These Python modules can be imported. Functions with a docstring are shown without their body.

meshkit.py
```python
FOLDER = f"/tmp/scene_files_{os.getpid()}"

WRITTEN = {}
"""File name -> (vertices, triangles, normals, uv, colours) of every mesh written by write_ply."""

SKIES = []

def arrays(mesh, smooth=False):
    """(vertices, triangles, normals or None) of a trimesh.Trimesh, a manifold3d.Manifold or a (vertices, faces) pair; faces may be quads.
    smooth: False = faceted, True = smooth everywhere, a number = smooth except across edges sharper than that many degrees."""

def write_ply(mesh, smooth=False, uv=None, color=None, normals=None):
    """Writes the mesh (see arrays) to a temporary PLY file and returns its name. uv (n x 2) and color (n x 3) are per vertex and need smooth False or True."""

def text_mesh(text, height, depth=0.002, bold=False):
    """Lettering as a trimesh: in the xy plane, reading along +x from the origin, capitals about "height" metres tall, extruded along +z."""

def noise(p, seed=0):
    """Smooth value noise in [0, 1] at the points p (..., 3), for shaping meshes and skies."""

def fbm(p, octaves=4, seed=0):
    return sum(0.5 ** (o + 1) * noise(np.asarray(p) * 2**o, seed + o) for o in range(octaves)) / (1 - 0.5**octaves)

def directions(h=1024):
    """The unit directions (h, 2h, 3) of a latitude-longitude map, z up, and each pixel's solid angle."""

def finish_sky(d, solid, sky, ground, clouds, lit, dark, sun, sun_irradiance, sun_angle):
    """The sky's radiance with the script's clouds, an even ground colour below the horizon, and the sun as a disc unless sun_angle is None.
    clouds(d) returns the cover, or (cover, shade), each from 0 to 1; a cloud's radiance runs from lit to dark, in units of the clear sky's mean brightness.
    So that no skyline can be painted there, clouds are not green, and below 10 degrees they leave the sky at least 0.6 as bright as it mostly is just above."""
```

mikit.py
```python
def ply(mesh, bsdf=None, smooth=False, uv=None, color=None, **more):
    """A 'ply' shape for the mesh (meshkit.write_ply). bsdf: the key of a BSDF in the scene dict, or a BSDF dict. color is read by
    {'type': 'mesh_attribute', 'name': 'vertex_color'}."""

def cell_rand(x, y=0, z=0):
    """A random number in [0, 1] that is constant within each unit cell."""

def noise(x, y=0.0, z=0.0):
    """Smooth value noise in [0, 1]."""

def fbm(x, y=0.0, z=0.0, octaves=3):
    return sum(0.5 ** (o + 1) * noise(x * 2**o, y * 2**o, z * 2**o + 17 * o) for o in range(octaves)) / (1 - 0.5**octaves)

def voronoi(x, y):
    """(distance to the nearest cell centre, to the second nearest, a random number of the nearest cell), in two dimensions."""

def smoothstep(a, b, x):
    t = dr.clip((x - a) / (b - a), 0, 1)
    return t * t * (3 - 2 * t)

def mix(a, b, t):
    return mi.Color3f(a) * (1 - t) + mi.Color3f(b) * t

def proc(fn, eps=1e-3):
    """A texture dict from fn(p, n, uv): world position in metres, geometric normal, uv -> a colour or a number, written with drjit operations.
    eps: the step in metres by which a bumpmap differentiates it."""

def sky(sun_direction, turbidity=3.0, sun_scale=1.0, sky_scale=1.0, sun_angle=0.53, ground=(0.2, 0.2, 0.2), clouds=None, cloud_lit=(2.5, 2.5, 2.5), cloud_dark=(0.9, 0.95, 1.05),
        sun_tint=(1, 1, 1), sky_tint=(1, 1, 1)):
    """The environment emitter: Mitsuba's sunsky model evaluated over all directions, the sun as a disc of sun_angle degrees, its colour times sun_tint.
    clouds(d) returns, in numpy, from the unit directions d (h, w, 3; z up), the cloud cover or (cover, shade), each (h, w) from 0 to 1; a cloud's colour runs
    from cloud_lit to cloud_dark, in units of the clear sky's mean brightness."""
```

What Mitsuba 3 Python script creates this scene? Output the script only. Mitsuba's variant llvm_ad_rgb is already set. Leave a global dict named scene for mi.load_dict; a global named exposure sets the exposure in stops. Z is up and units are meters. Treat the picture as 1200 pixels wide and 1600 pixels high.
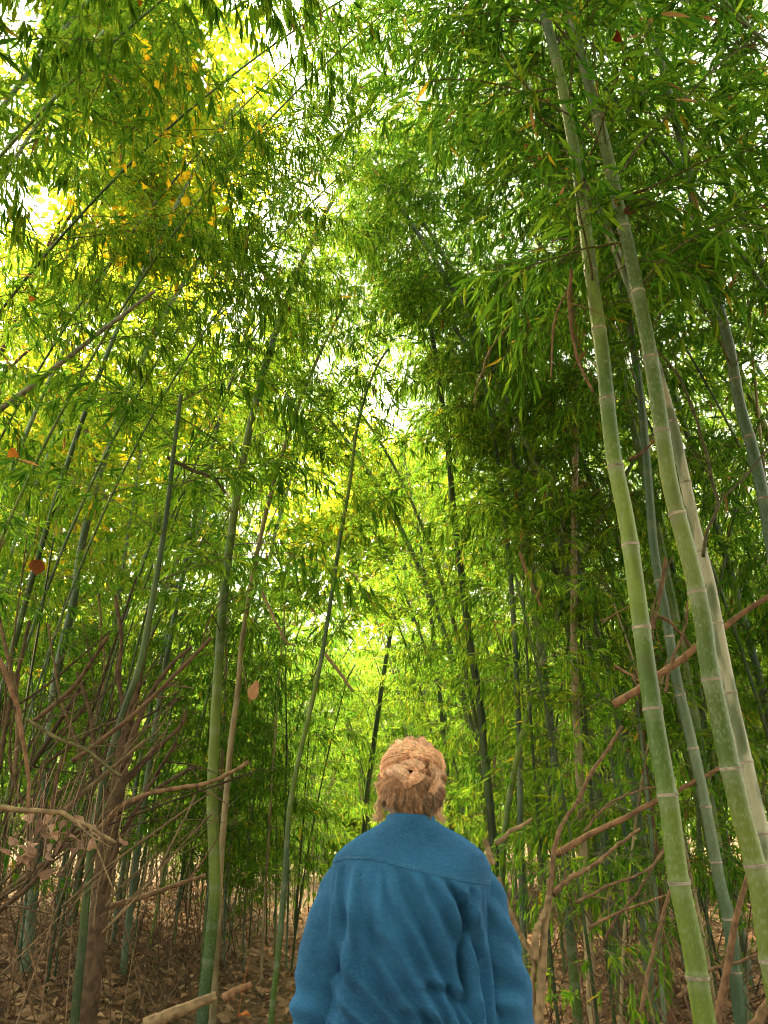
import math
import numpy as np
import drjit as dr
import trimesh
import manifold3d as m3
import mitsuba as mi
import mikit
import meshkit
from mikit import proc, noise, fbm, smoothstep, mix

scene, labels = {}, {}
T = mi.ScalarTransform4f

# ---------------------------------------------------------------- camera
EYE = np.array([0.0, 0.0, 1.45])
TILT = math.radians(22.6)
FWD = np.array([0, math.cos(TILT), math.sin(TILT)])
UPV = np.array([0, -math.sin(TILT), math.cos(TILT)])
scene['camera'] = {
    'type': 'perspective', 'fov': 53.13, 'fov_axis': 'x', 'near_clip': 0.05, 'far_clip': 2000.0,
    'to_world': T().look_at(origin=EYE.tolist(), target=(EYE + FWD).tolist(), up=[0, 0, 1])}

# ---------------------------------------------------------------- sky: bright thin overcast with a soft sun, ahead and to the left
SUN = np.array([-0.30, 0.62, 0.85])
scene['sky'] = mikit.sky(SUN.tolist(), turbidity=4, sun_scale=3.2, sun_angle=10.0, sky_scale=1.0,
                         clouds=lambda d: 0.9, cloud_lit=(2.7, 2.55, 2.1), cloud_dark=(2.0, 2.0, 1.9),
                         sun_tint=(1.0, 0.95, 0.75), sky_tint=(1.0, 1.0, 0.9), ground=(0.12, 0.13, 0.06))
exposure = 4.45


def at(px, py, y):
    """The point at ground distance y (metres ahead) seen at photo pixel px, py (1200 x 1600)."""
    d = FWD + np.array([1.0, 0, 0]) * (px - 600) / 1200 + UPV * (800 - py) / 1200
    return EYE + d * (y / d[1])


def project(p):
    """Photo pixels (x, y) and depth of points (n, 3)."""
    q = np.asarray(p) - EYE
    z = q @ FWD
    zz = np.where(z > 0.05, z, np.nan)
    return 600 + 1200 * q[:, 0] / zz, 800 - 1200 * (q @ UPV) / zz, z


# ---------------------------------------------------------------- materials

def pack(c):
    """A leaf's or a stick's own colour, kept in its uv so that all of them share one material."""
    c = np.asarray(c, float)
    return np.stack([np.floor(c[:, 0] * 1000) + 0.01 + 0.98 * np.clip(c[:, 1], 0, 1), c[:, 2]], 1)


def unpack(uv):
    r = dr.floor(uv.x)
    return mi.Color3f(r / 1000.0, (uv.x - r - 0.01) / 0.98, uv.y)


def leaf_colour(p, n, uv):
    return unpack(uv)


def wood_colour(p, n, uv):
    a = fbm(p.x * 48, p.y * 48, p.z * 30, 2)
    return unpack(uv) * (0.50 + 0.65 * smoothstep(0.25, 0.75, a) + 0.17)


VC = proc(leaf_colour)
WC = proc(wood_colour)
scene['leaf_material'] = {'type': 'principledthin', 'base_color': VC, 'roughness': 0.45, 'diff_trans': 1.15, 'spec_trans': 0.0, 'eta': 1.4}
scene['dry_leaf_material'] = {'type': 'principledthin', 'base_color': VC, 'roughness': 0.8, 'diff_trans': 0.5, 'spec_trans': 0.0, 'eta': 1.3}

scene['wood_material'] = {'type': 'twosided', 'bsdf': {'type': 'principled', 'base_color': WC, 'roughness': 0.85, 'specular': 0.25}}


def culm_colour(p, n, uv):
    # the whole part of u says which kind of culm, the fraction runs round it; v counts the nodes
    kind = dr.floor(uv.x)
    f = uv.y - dr.floor(uv.y)
    a = fbm(p.x * 22, p.y * 22, p.z * 5, 2)
    b = fbm(p.x * 160, p.y * 160, p.z * 70, 2)
    c = noise(p.x * 6 + kind * 7, p.y * 6, p.z * 1.6)
    big = noise(p.x * 3, p.y * 3, p.z * 0.9 + 11)
    green = mix([0.048, 0.098, 0.010], [0.120, 0.180, 0.018], smoothstep(0.3, 0.7, c))
    green = mix(green, [0.045, 0.085, 0.036], smoothstep(0.45, 0.75, big))
    olive = mix([0.048, 0.088, 0.010], [0.105, 0.14, 0.020], smoothstep(0.3, 0.75, c))
    pale = mix([0.09, 0.12, 0.055], [0.30, 0.29, 0.20], smoothstep(0.38, 0.58, a))
    blue = mix([0.04, 0.08, 0.04], [0.10, 0.145, 0.08], smoothstep(0.3, 0.7, c))
    tan = mix([0.17, 0.13, 0.06], [0.30, 0.23, 0.12], smoothstep(0.3, 0.7, a))
    dark = mix([0.018, 0.038, 0.008], [0.04, 0.075, 0.016], smoothstep(0.3, 0.7, c))
    col = green
    for k, x in ((1, olive), (2, pale), (3, blue), (4, tan), (5, dark)):
        col = dr.select(kind == k, x, col)
    # waxy bloom under and over each node, dusty speckle
    bloom = smoothstep(0.78, 0.97, f) * 0.45 + smoothstep(0.10, 0.02, f) * 0.35
    quiet = dr.select(kind == 5, 0.25, dr.select(kind == 3, 0.6, 1.0))
    col = mix(col, [0.25, 0.27, 0.21], bloom * (0.3 + 0.5 * a) * quiet)
    col = mix(col, [0.22, 0.24, 0.17], quiet * smoothstep(0.50, 0.72, b) * 0.30 * smoothstep(0.35, 0.6, a + 0.1))
    col = mix(col, [0.04, 0.035, 0.02], smoothstep(0.62, 0.78, 1 - a) * 0.30)
    return col * 0.84


scene['culm_material'] = {'type': 'twosided', 'bsdf': {'type': 'principled', 'base_color': proc(culm_colour), 'roughness': 0.5, 'specular': 0.25}}


def ground_colour(p, n, uv):
    a = fbm(p.x * 1.3, p.y * 1.3, 0, 4)
    b = fbm(p.x * 14, p.y * 14, 3, 3)
    col = mix([0.035, 0.023, 0.013], [0.095, 0.058, 0.033], smoothstep(0.3, 0.7, b))
    return mix(col, [0.05, 0.05, 0.022], smoothstep(0.5, 0.7, a) * 0.6)


scene['ground_material'] = {'type': 'twosided', 'bsdf': {'type': 'principled', 'base_color': proc(ground_colour), 'roughness': 0.95, 'specular': 0.2}}

# ---------------------------------------------------------------- helpers
used = {}


def key_of(name, parent=None):
    full = f'{parent}__{name}' if parent else name
    k = used.get(full, -1) + 1
    used[full] = k
    return full if k == 0 else f'{full}_{k:03d}'


def obj(name, mesh, mat, parent=None, smooth=False, **kw):
    key = key_of(name, parent)
    if 'color' in kw:
        kw['uv'] = pack(kw.pop('color'))
    scene[key] = mikit.ply(mesh, mat, smooth, **kw)
    return key


def again(name, src, parent, m):
    key = key_of(name, parent)
    scene[key] = {**src, 'to_world': T(m)}
    return key


def tag(key, label=None, category=None, group=None, kind=None):
    labels[key] = {k: v for k, v in (('label', label), ('category', category), ('group', group), ('kind', kind)) if v}
    return key


def thing(name, label, category, group=None):
    key = key_of(name)
    return tag(key, label, category, group)


def unit(v):
    v = np.asarray(v, float)
    return v / np.maximum(np.linalg.norm(v, axis=-1, keepdims=True), 1e-9)


def resample(pts, n):
    """A smooth curve (Catmull-Rom) through pts, at n even steps."""
    pts = np.asarray(pts, float)
    if len(pts) > 2:
        q = np.vstack([2 * pts[0] - pts[1], pts, 2 * pts[-1] - pts[-2]])
        out = []
        for i in range(1, len(q) - 2):
            t = np.linspace(0, 1, 12, endpoint=False)[:, None]
            a, b, c, d = q[i - 1:i + 3]
            out.append(0.5 * (2 * b + (c - a) * t + (2 * a - 5 * b + 4 * c - d) * t**2 + (3 * b - a - 3 * c + d) * t**3))
        pts = np.vstack(out + [pts[-1:]])
    s = np.concatenate([[0], np.cumsum(np.linalg.norm(np.diff(pts, axis=0), axis=1))])
    return np.stack([np.interp(np.linspace(0, s[-1], n), s, pts[:, k]) for k in range(3)], 1)


def frames(p):
    t = unit(np.gradient(p, axis=0))
    ref = np.array([0.0, 0, 1]) if abs(t[:, 2]).mean() < 0.8 else np.array([1.0, 0, 0])
    a = unit(np.cross(t, ref))
    return t, a, np.cross(t, a)


def tube(p, r, sides=6, cap=True):
    p = np.asarray(p, float)
    t, a, b = frames(p)
    ang = np.arange(sides) * 2 * np.pi / sides
    r = np.broadcast_to(r, (len(p),)) if np.ndim(r) < 2 else r
    rr = r[:, None] if np.ndim(r) == 1 else r
    v = p[:, None] + (rr * np.cos(ang))[..., None] * a[:, None] + (rr * np.sin(ang))[..., None] * b[:, None]
    i, j = np.meshgrid(np.arange(len(p) - 1), np.arange(sides), indexing='ij')
    q = np.stack([i * sides + j, i * sides + (j + 1) % sides, (i + 1) * sides + (j + 1) % sides, (i + 1) * sides + j], -1).reshape(-1, 4)
    f = np.vstack([q[:, [0, 2, 1]], q[:, [0, 3, 2]]])
    v = v.reshape(-1, 3)
    if cap:
        n = len(v)
        v = np.vstack([v, p[:1], p[-1:]])
        j = np.arange(sides)
        f = np.vstack([f, np.stack([j * 0 + n, j, (j + 1) % sides], 1),
                       np.stack([j * 0 + n + 1, (len(p) - 1) * sides + (j + 1) % sides, (len(p) - 1) * sides + j], 1)])
    return v, f


class MB:
    """Collects (vertices, faces, colours) into one mesh."""

    def __init__(self):
        self.v, self.f, self.c, self.n = [], [], [], 0

    def add(self, v, f, c):
        self.v.append(v)
        self.f.append(np.asarray(f) + self.n)
        self.c.append(np.broadcast_to(c, (len(v), 3)))
        self.n += len(v)

    def get(self):
        return np.vstack(self.v), np.vstack(self.f), np.vstack(self.c)


# ---------------------------------------------------------------- ground
def path_x(y):
    return -0.05 * y


def height(x, y):
    x, y = np.asarray(x, float), np.asarray(y, float)
    d = x - path_x(y)
    s = lambda a, b, v: (lambda t: t * t * (3 - 2 * t))(np.clip((v - a) / (b - a), 0, 1))
    p = np.stack([x, y, x * 0], -1)
    h = 0.42 * s(-0.9, -2.4, d) + 0.30 * s(0.9, 2.6, d) + 0.9 * s(2.0, 12.0, np.abs(d))
    return h + 0.16 * (meshkit.fbm(p * 0.7, 3, 5) - 0.5) + 0.05 * (meshkit.fbm(p * 4, 2, 9) - 0.5)


def grid(a, b, n, power=2.2, c=0.0):
    t = np.linspace(-1, 1, n)
    return c + np.where(t < 0, -(np.abs(t)**power) * (c - a), (np.abs(t)**power) * (b - c))


gx, gy = grid(-600, 600, 161, 3.6), grid(-300, 1500, 181, 3.6, 6.0)
X, Y = np.meshgrid(gx, gy)
V = np.stack([X, Y, height(X, Y)], -1).reshape(-1, 3)
i, j = np.meshgrid(np.arange(len(gy) - 1), np.arange(len(gx) - 1), indexing='ij')
w = len(gx)
F = np.stack([i * w + j, i * w + j + 1, (i + 1) * w + j + 1, (i + 1) * w + j], -1).reshape(-1, 4)
tag(obj('ground', (V, F), 'ground_material', smooth=True), kind='structure')

# ---------------------------------------------------------------- leaves
GREENS = np.array([[0.050, 0.150, 0.014], [0.080, 0.210, 0.016], [0.130, 0.275, 0.018], [0.205, 0.350, 0.022], [0.330, 0.430, 0.030]]) * 0.80
YELLOW = np.array([0.55, 0.40, 0.03])
BROWN = np.array([0.26, 0.13, 0.05])


def green_colours(rng, n, bright=0.5, yellow=0.01, brown=0.008):
    k = np.clip(rng.normal(bright * 4, 1.05, n), 0, 3.999)
    i = k.astype(int)
    c = GREENS[i] + (GREENS[i + 1] - GREENS[i]) * (k - i)[:, None]
    r = rng.random(n)
    c = np.where((r < yellow)[:, None], YELLOW * rng.uniform(0.6, 1.1, (n, 1)), c)
    c = np.where((r > 1 - brown)[:, None], BROWN * rng.uniform(0.5, 1.1, (n, 1)), c)
    return c * rng.uniform(0.85, 1.15, (n, 1))


def leaf_frames(d, rng, roll=0.7):
    """Per leaf: along d, across, and the face normal (mostly up)."""
    n = len(d)
    up = np.array([0, 0, 1.0]) + rng.normal(0, roll, (n, 3))
    across = unit(np.cross(d, up))
    return d, across, np.cross(across, d)


def leaf_mesh(pos, d, L, W, col, rng, fine=False):
    """Many bamboo leaves: folded lances, widest near a third, their tips drooping."""
    d, a, u = leaf_frames(unit(d), rng)
    n = len(pos)
    L, W = np.broadcast_to(L, (n,))[:, None], np.broadcast_to(W, (n,))[:, None]
    fold = W * 0.18
    if fine:
        base = pos
        m1, m2 = pos + d * L * 0.32, pos + d * L * 0.68 - u * L * 0.035
        tip = pos + d * L - u * L * 0.11
        v = np.stack([base, m1 - a * W / 2 + u * fold, m1, m1 + a * W / 2 + u * fold, m2 - a * W * 0.36 + u * fold * .7, m2, m2 + a * W * 0.36 + u * fold * .7, tip], 1)
        f = np.array([[0, 2, 1], [0, 3, 2], [1, 2, 5], [1, 5, 4], [2, 3, 6], [2, 6, 5], [4, 5, 7], [5, 6, 7]])
    else:
        m = pos + d * L * 0.4
        v = np.stack([pos, m - a * W / 2 + u * fold, pos + d * L - u * L * 0.06, m + a * W / 2 + u * fold], 1)
        f = np.array([[0, 2, 1], [0, 3, 2]])
    k = v.shape[1]
    return v.reshape(-1, 3), (f[None] + (np.arange(n) * k)[:, None, None]).reshape(-1, 3), np.repeat(col, k, 0)


def stick_mesh(a, b, r0, r1):
    """Thin three-sided sticks from a to b, all in one."""
    t = unit(b - a)
    s = unit(np.cross(t, [0.3, 0.2, 0.9]))
    c = np.cross(t, s)
    r0, r1 = np.broadcast_to(r0, (len(a),))[:, None], np.broadcast_to(r1, (len(a),))[:, None]
    ring = [s, -0.5 * s + 0.87 * c, -0.5 * s - 0.87 * c]
    v = np.stack([a + x * r0 for x in ring] + [b + x * r1 for x in ring], 1)
    f = np.array([[0, 1, 4], [0, 4, 3], [1, 2, 5], [1, 5, 4], [2, 0, 3], [2, 3, 5]])
    return v.reshape(-1, 3), (f[None] + (np.arange(len(a)) * 6)[:, None, None]).reshape(-1, 3)


def grow_branch(rng, p0, az, el, L, droop, r0, leafy=1.0, leaf=0.13, hang=0.55):
    """One side branch: (its curve, its radii, twig starts, twig ends, leaf places, directions, lengths)."""
    n = 8
    t = np.linspace(0, 1, n)
    e = el - droop * t**1.3 + rng.normal(0, 0.07, n)
    z = az + np.cumsum(rng.normal(0, 0.13, n))
    d = np.stack([np.cos(e) * np.cos(z), np.cos(e) * np.sin(z), np.sin(e)], 1)
    p = p0 + np.vstack([np.zeros(3), np.cumsum(d[:-1] * L / (n - 1), 0)])
    m = max(2, int(L / 0.075 * leafy))
    s = np.sort(rng.uniform(0.22, 1.0, m)) * (n - 1)
    s[-1] = n - 1.001
    i = s.astype(int).clip(0, n - 2)
    a = p[i] + (p[i + 1] - p[i]) * (s - i)[:, None]
    side = np.where(np.arange(m) % 2, 1, -1)
    tz = z[i] + side * rng.uniform(0.3, 1.1, m)
    te = e[i] - rng.uniform(-0.1, 0.6, m)
    td = np.stack([np.cos(te) * np.cos(tz), np.cos(te) * np.sin(tz), np.sin(te)], 1)
    tl = rng.uniform(0.10, 0.30, m) * (0.6 + 0.4 * leafy)
    b = a + td * tl[:, None] + np.array([0, 0, -0.03])
    k = rng.integers(5, 11, m)
    w = np.repeat(np.arange(m), k)
    nl = len(w)
    u = rng.uniform(0.25, 1.0, nl)
    lp = a[w] + (b - a)[w] * u[:, None]
    hz = tz[w] + rng.normal(0, 0.75, nl)
    he = te[w] - np.abs(rng.normal(hang, 0.45, nl))
    he = np.maximum(he, -1.45)
    ld = np.stack([np.cos(he) * np.cos(hz), np.cos(he) * np.sin(hz), np.sin(he)], 1)
    ll = leaf * rng.uniform(0.6, 1.3, nl)
    return p, np.linspace(r0, r0 * 0.3, n), a, b, lp, ld, ll


def culm_mesh(path, r, kind, inter=0.27, sides=10, rings=5, taper=0.45, seed=0):
    """A bamboo culm along the curve: internodes with a swollen lip at each node. Returns the mesh, uv, and the node places."""
    rng = np.random.default_rng(seed)
    path = resample(path, 160)
    s = np.concatenate([[0], np.cumsum(np.linalg.norm(np.diff(path, axis=0), axis=1))])
    S = s[-1]
    nodes = [0.0]
    while nodes[-1] < S:
        x = nodes[-1] / S
        nodes.append(nodes[-1] + inter * (0.75 + 0.5 * min(x * 3, 1)) * rng.uniform(0.93, 1.07))
    nodes = np.array([n for n in nodes if n < S])
    prof = [(0.0, 1.0), (0.03, 1.10), (0.06, 0.99)] + [(x, 1.0) for x in np.linspace(0.12, 0.94, rings)] + [(0.965, 1.03), (0.985, 1.07)]
    ss, rr, vv = [], [], []
    ends = np.append(nodes[1:], S)
    for k, (a, b) in enumerate(zip(nodes, ends)):
        for x, q in prof:
            ss.append(a + (b - a) * x)
            rr.append(q if sides >= 8 or q == 1 else 1 + (q - 1) * 1.4)
            vv.append(k + x)
    ss, rr, vv = map(np.array, (ss, rr, vv))
    p = np.stack([np.interp(ss, s, path[:, k]) for k in range(3)], 1)
    radius = r * rr * (1 - taper * (ss / S)**1.3)
    v, f = tube(p, radius, sides)
    t = np.arange(sides) / sides
    u = kind + 0.1 + 0.8 * np.abs(2 * t - 1)
    uv = np.stack([np.tile(u, len(p)), np.repeat(vv, sides)], 1)
    uv = np.vstack([uv, uv[:1], uv[-1:]])
    at_nodes = np.stack([np.interp(nodes, s, path[:, k]) for k in range(3)], 1)
    return (v, f), uv, at_nodes, r * (1 - taper * (nodes / S)**1.3), nodes / S

# ---------------------------------------------------------------- bamboo plants
LEAF_VARIANTS = []
for q in range(14):
    r_ = np.random.default_rng(700 + q)
    col = green_colours(r_, 1, 0.12 + 0.06 * q, 0, 0)
    if q == 13:
        col = np.array([[0.30, 0.17, 0.06]])
    v, f, c = leaf_mesh(np.zeros((1, 3)), np.array([[1.0, 0, 0]]), 1.0, 0.13 + 0.006 * (q % 4), col, np.random.default_rng(q), fine=True)
    d, a, u = leaf_frames(np.array([[1.0, 0, 0]]), np.random.default_rng(q))
    LEAF_VARIANTS.append((mikit.ply((v, f), 'leaf_material', True, uv=pack(c)), np.column_stack([d[0], a[0], u[0]])))


def keep_clear(p):
    """Where leaves may hang: not in the walkers' way and not in the photographer's face."""
    x, y, z = p[:, 0] - path_x(p[:, 1]), p[:, 1], p[:, 2]
    walk = (np.abs(x) < 0.85) & (z < 2.35 + 0.05 * np.maximum(y, 0)) & (y > -4) & (y < 9)
    close = np.linalg.norm(p - EYE, axis=1) < 1.75
    return ~(walk | close)


TWIG = np.array([0.075, 0.070, 0.030])
DRY = np.array([0.112, 0.068, 0.036])


class Plant:
    """Everything that one bamboo's branches carry, in the plant's own or in world coordinates."""

    def __init__(self, path, r, seed, first=0.35, dens=1.0, Lmax=1.3, leaf=0.13, bright=0.5, yellow=0.01, hang=0.55, bare=0.0, toward=None, clear=True, leafy=1.0):
        rng = np.random.default_rng(seed)
        self.rng = rng
        path = resample(path, 60)
        s = np.concatenate([[0], np.cumsum(np.linalg.norm(np.diff(path, axis=0), axis=1))])
        S = s[-1]
        self.branches, self.twig_a, self.twig_b, P, D, L = [], [], [], [], [], []
        h, az = first * S, rng.uniform(0, 6.28)
        while h < S * 0.995:
            x = (h / S - first) / (1 - first)
            p0 = np.array([np.interp(h, s, path[:, k]) for k in range(3)])
            for q in range(2):
                if rng.random() > dens:
                    continue
                z = az + q * rng.uniform(0.5, 1.1)
                if toward is not None and rng.random() < 0.45:
                    z = toward + rng.normal(0, 0.5)
                Lb = Lmax * (0.70 + 0.30 * math.sin(math.pi * min(1, 0.15 + x))) * rng.uniform(0.6, 1.2) * (0.75 if q else 1)
                b = grow_branch(rng, p0, z, rng.uniform(0.25, 0.95), Lb, rng.uniform(0.5, 1.5), max(0.0035, r * 0.16) * (1 if not q else 0.7), leaf=leaf, hang=hang, leafy=leafy)
                k = keep_clear(b[0]) if clear else np.ones(len(b[0]), bool)
                if not k.all():
                    n = int(np.argmin(k))
                    if n < 3:
                        continue
                    ok = keep_clear(b[3])
                    cut = b[0][:n], b[1][:n]
                    near = np.array([np.linalg.norm(cut[0] - a, axis=1).min() for a in b[2]]) < 0.12
                    ok &= near
                    lk = keep_clear(b[4]) & (np.array([np.linalg.norm(cut[0] - a, axis=1).min() for a in b[4]]) < 0.4)
                    b = (*cut, b[2][ok], b[3][ok], b[4][lk], b[5][lk], b[6][lk])
                if rng.random() < bare * (1 - x):
                    b = (*b[:4], b[4][:0], b[5][:0], b[6][:0])
                self.branches.append((b[0], b[1]))
                self.twig_a.append(b[2]); self.twig_b.append(b[3]); P.append(b[4]); D.append(b[5]); L.append(b[6])
            az += math.pi + rng.normal(0, 0.35)
            h += 0.25 * rng.uniform(0.8, 1.2)
        self.A, self.B = np.vstack(self.twig_a + [np.zeros((0, 3))]), np.vstack(self.twig_b + [np.zeros((0, 3))])
        self.P, self.D, self.L = np.vstack(P), np.vstack(D), np.concatenate(L)
        if clear:
            k = keep_clear(self.P)
            self.P, self.D, self.L = self.P[k], self.D[k], self.L[k]
        self.C = green_colours(rng, len(self.P), bright, yellow)

    def wood(self, skip=()):
        mb = MB()
        for k, (p, r) in enumerate(self.branches):
            if k not in skip and len(p) > 2:
                mb.add(*tube(p, r, 3, False), TWIG)
        if len(self.A):
            mb.add(*stick_mesh(self.A, self.B, 0.0016, 0.0009), TWIG)
        return mb.get()


def in_view(p, margin=0):
    x, y, z = project(p)
    return (z > 0.3) & (x > -margin) & (x < 1200 + margin) & (y > -margin) & (y < 1600 + margin)


def build_near(key, plant, parts=90, branch_parts=10, smallest=15.0):
    """The plant's branches: the ones and the leaves that show largest are parts, the rest one part."""
    shown = []
    for k, (p, r) in enumerate(plant.branches):
        if len(p) > 3:
            x, y, z = project(p)
            ok = in_view(p)
            if ok.sum() > 2:
                px = np.nanmean(r) * 2 * 1200 / np.nanmean(z[ok])
                shown.append((px * ok.sum(), k))
    shown = [k for _, k in sorted(shown, reverse=True)[:branch_parts]]
    for k in shown:
        p, r = plant.branches[k]
        v, f = tube(p, r, 6)
        obj('branch', (v, f), 'wood_material', key, True, color=np.broadcast_to(TWIG, v.shape))
    if len(plant.P) == 0:
        return
    v, f, c = plant.wood(set(shown))
    tag(obj('twigs', (v, f), 'wood_material', key, color=c), 'thin dark twigs of the bamboo', kind='stuff')
    x0, y0, z0 = project(plant.P)
    x1, y1, z1 = project(plant.P + plant.D * plant.L[:, None])
    size = np.where(in_view(plant.P) & (z1 > 0.3), np.hypot(x1 - x0, y1 - y0), 0)
    order = np.argsort(-np.nan_to_num(size))[:parts]
    order = [k for k in order if size[k] >= smallest]
    rest = np.ones(len(plant.P), bool)
    rest[order] = False
    d, a, u = leaf_frames(unit(plant.D), plant.rng)
    for k in order:
        lum = plant.C[k, 1]
        q = 13 if plant.C[k, 0] > plant.C[k, 1] else int(np.clip((lum / 0.80 - 0.14) / 0.25 * 12 + plant.rng.integers(-1, 2), 0, 12))
        src, F0 = LEAF_VARIANTS[q]
        m = np.eye(4)
        m[:3, :3] = np.column_stack([d[k], a[k], u[k]]) @ F0.T * plant.L[k]
        m[:3, 3] = plant.P[k]
        again('leaf', src, key, m)
    Lk = plant.L[rest]
    v, f, c = leaf_mesh(plant.P[rest], plant.D[rest], Lk, Lk * 0.14, plant.C[rest], plant.rng, fine=False)
    tag(obj('foliage', (v, f), 'leaf_material', key, color=c), 'mass of narrow bamboo leaves', kind='stuff')


def ring(p, t, r, w):
    a = unit(np.cross(t, [0.31, 0.95, 0.05])); b = np.cross(t, a)
    n = 20
    ang = np.arange(n) * 2 * np.pi / n
    rim = np.cos(ang)[:, None] * a + np.sin(ang)[:, None] * b
    prof = [(-w, 0.985), (-w * .7, 1.06), (-w * .2, 1.09), (0.0, 1.04), (w * .35, 1.10), (w * .8, 1.05), (w, 0.985)]
    v = np.vstack([p + t * h + rim * r * q for h, q in prof])
    i, j = np.meshgrid(np.arange(len(prof) - 1), np.arange(n), indexing='ij')
    q = np.stack([i * n + j, i * n + (j + 1) % n, (i + 1) * n + (j + 1) % n, (i + 1) * n + j], -1).reshape(-1, 4)
    return v, np.vstack([q[:, :3], q[:, [0, 2, 3]]])


def to_ground(pts):
    """Carries a curve on down to the ground along its lowest stretch."""
    a, b = pts[0], pts[min(2, len(pts) - 1)]
    d = unit(a - b)
    if d[2] > -0.3:
        d = unit(np.array([d[0], d[1], -0.6]))
    k = 0.0
    for _ in range(400):
        if a[2] + d[2] * k <= height(a[0] + d[0] * k, a[1] + d[1] * k) - 0.05:
            break
        k += 0.02
    return np.vstack([[a + d * k], pts]) if k > 0.05 else pts


def up_to(pts, top, arch):
    """Carries a curve on up to the height top, bending over by arch."""
    a, d = pts[-1], unit(pts[-1] - pts[max(-3, -len(pts))])
    extra, n = [], 6
    step = max(0.06, (top - a[2]) / n)
    for k in range(n):
        d = unit(d + np.array([arch[0], arch[1], -0.02]) / n)
        a = a + d * step
        extra.append(a)
    return np.vstack([pts, extra])


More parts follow.
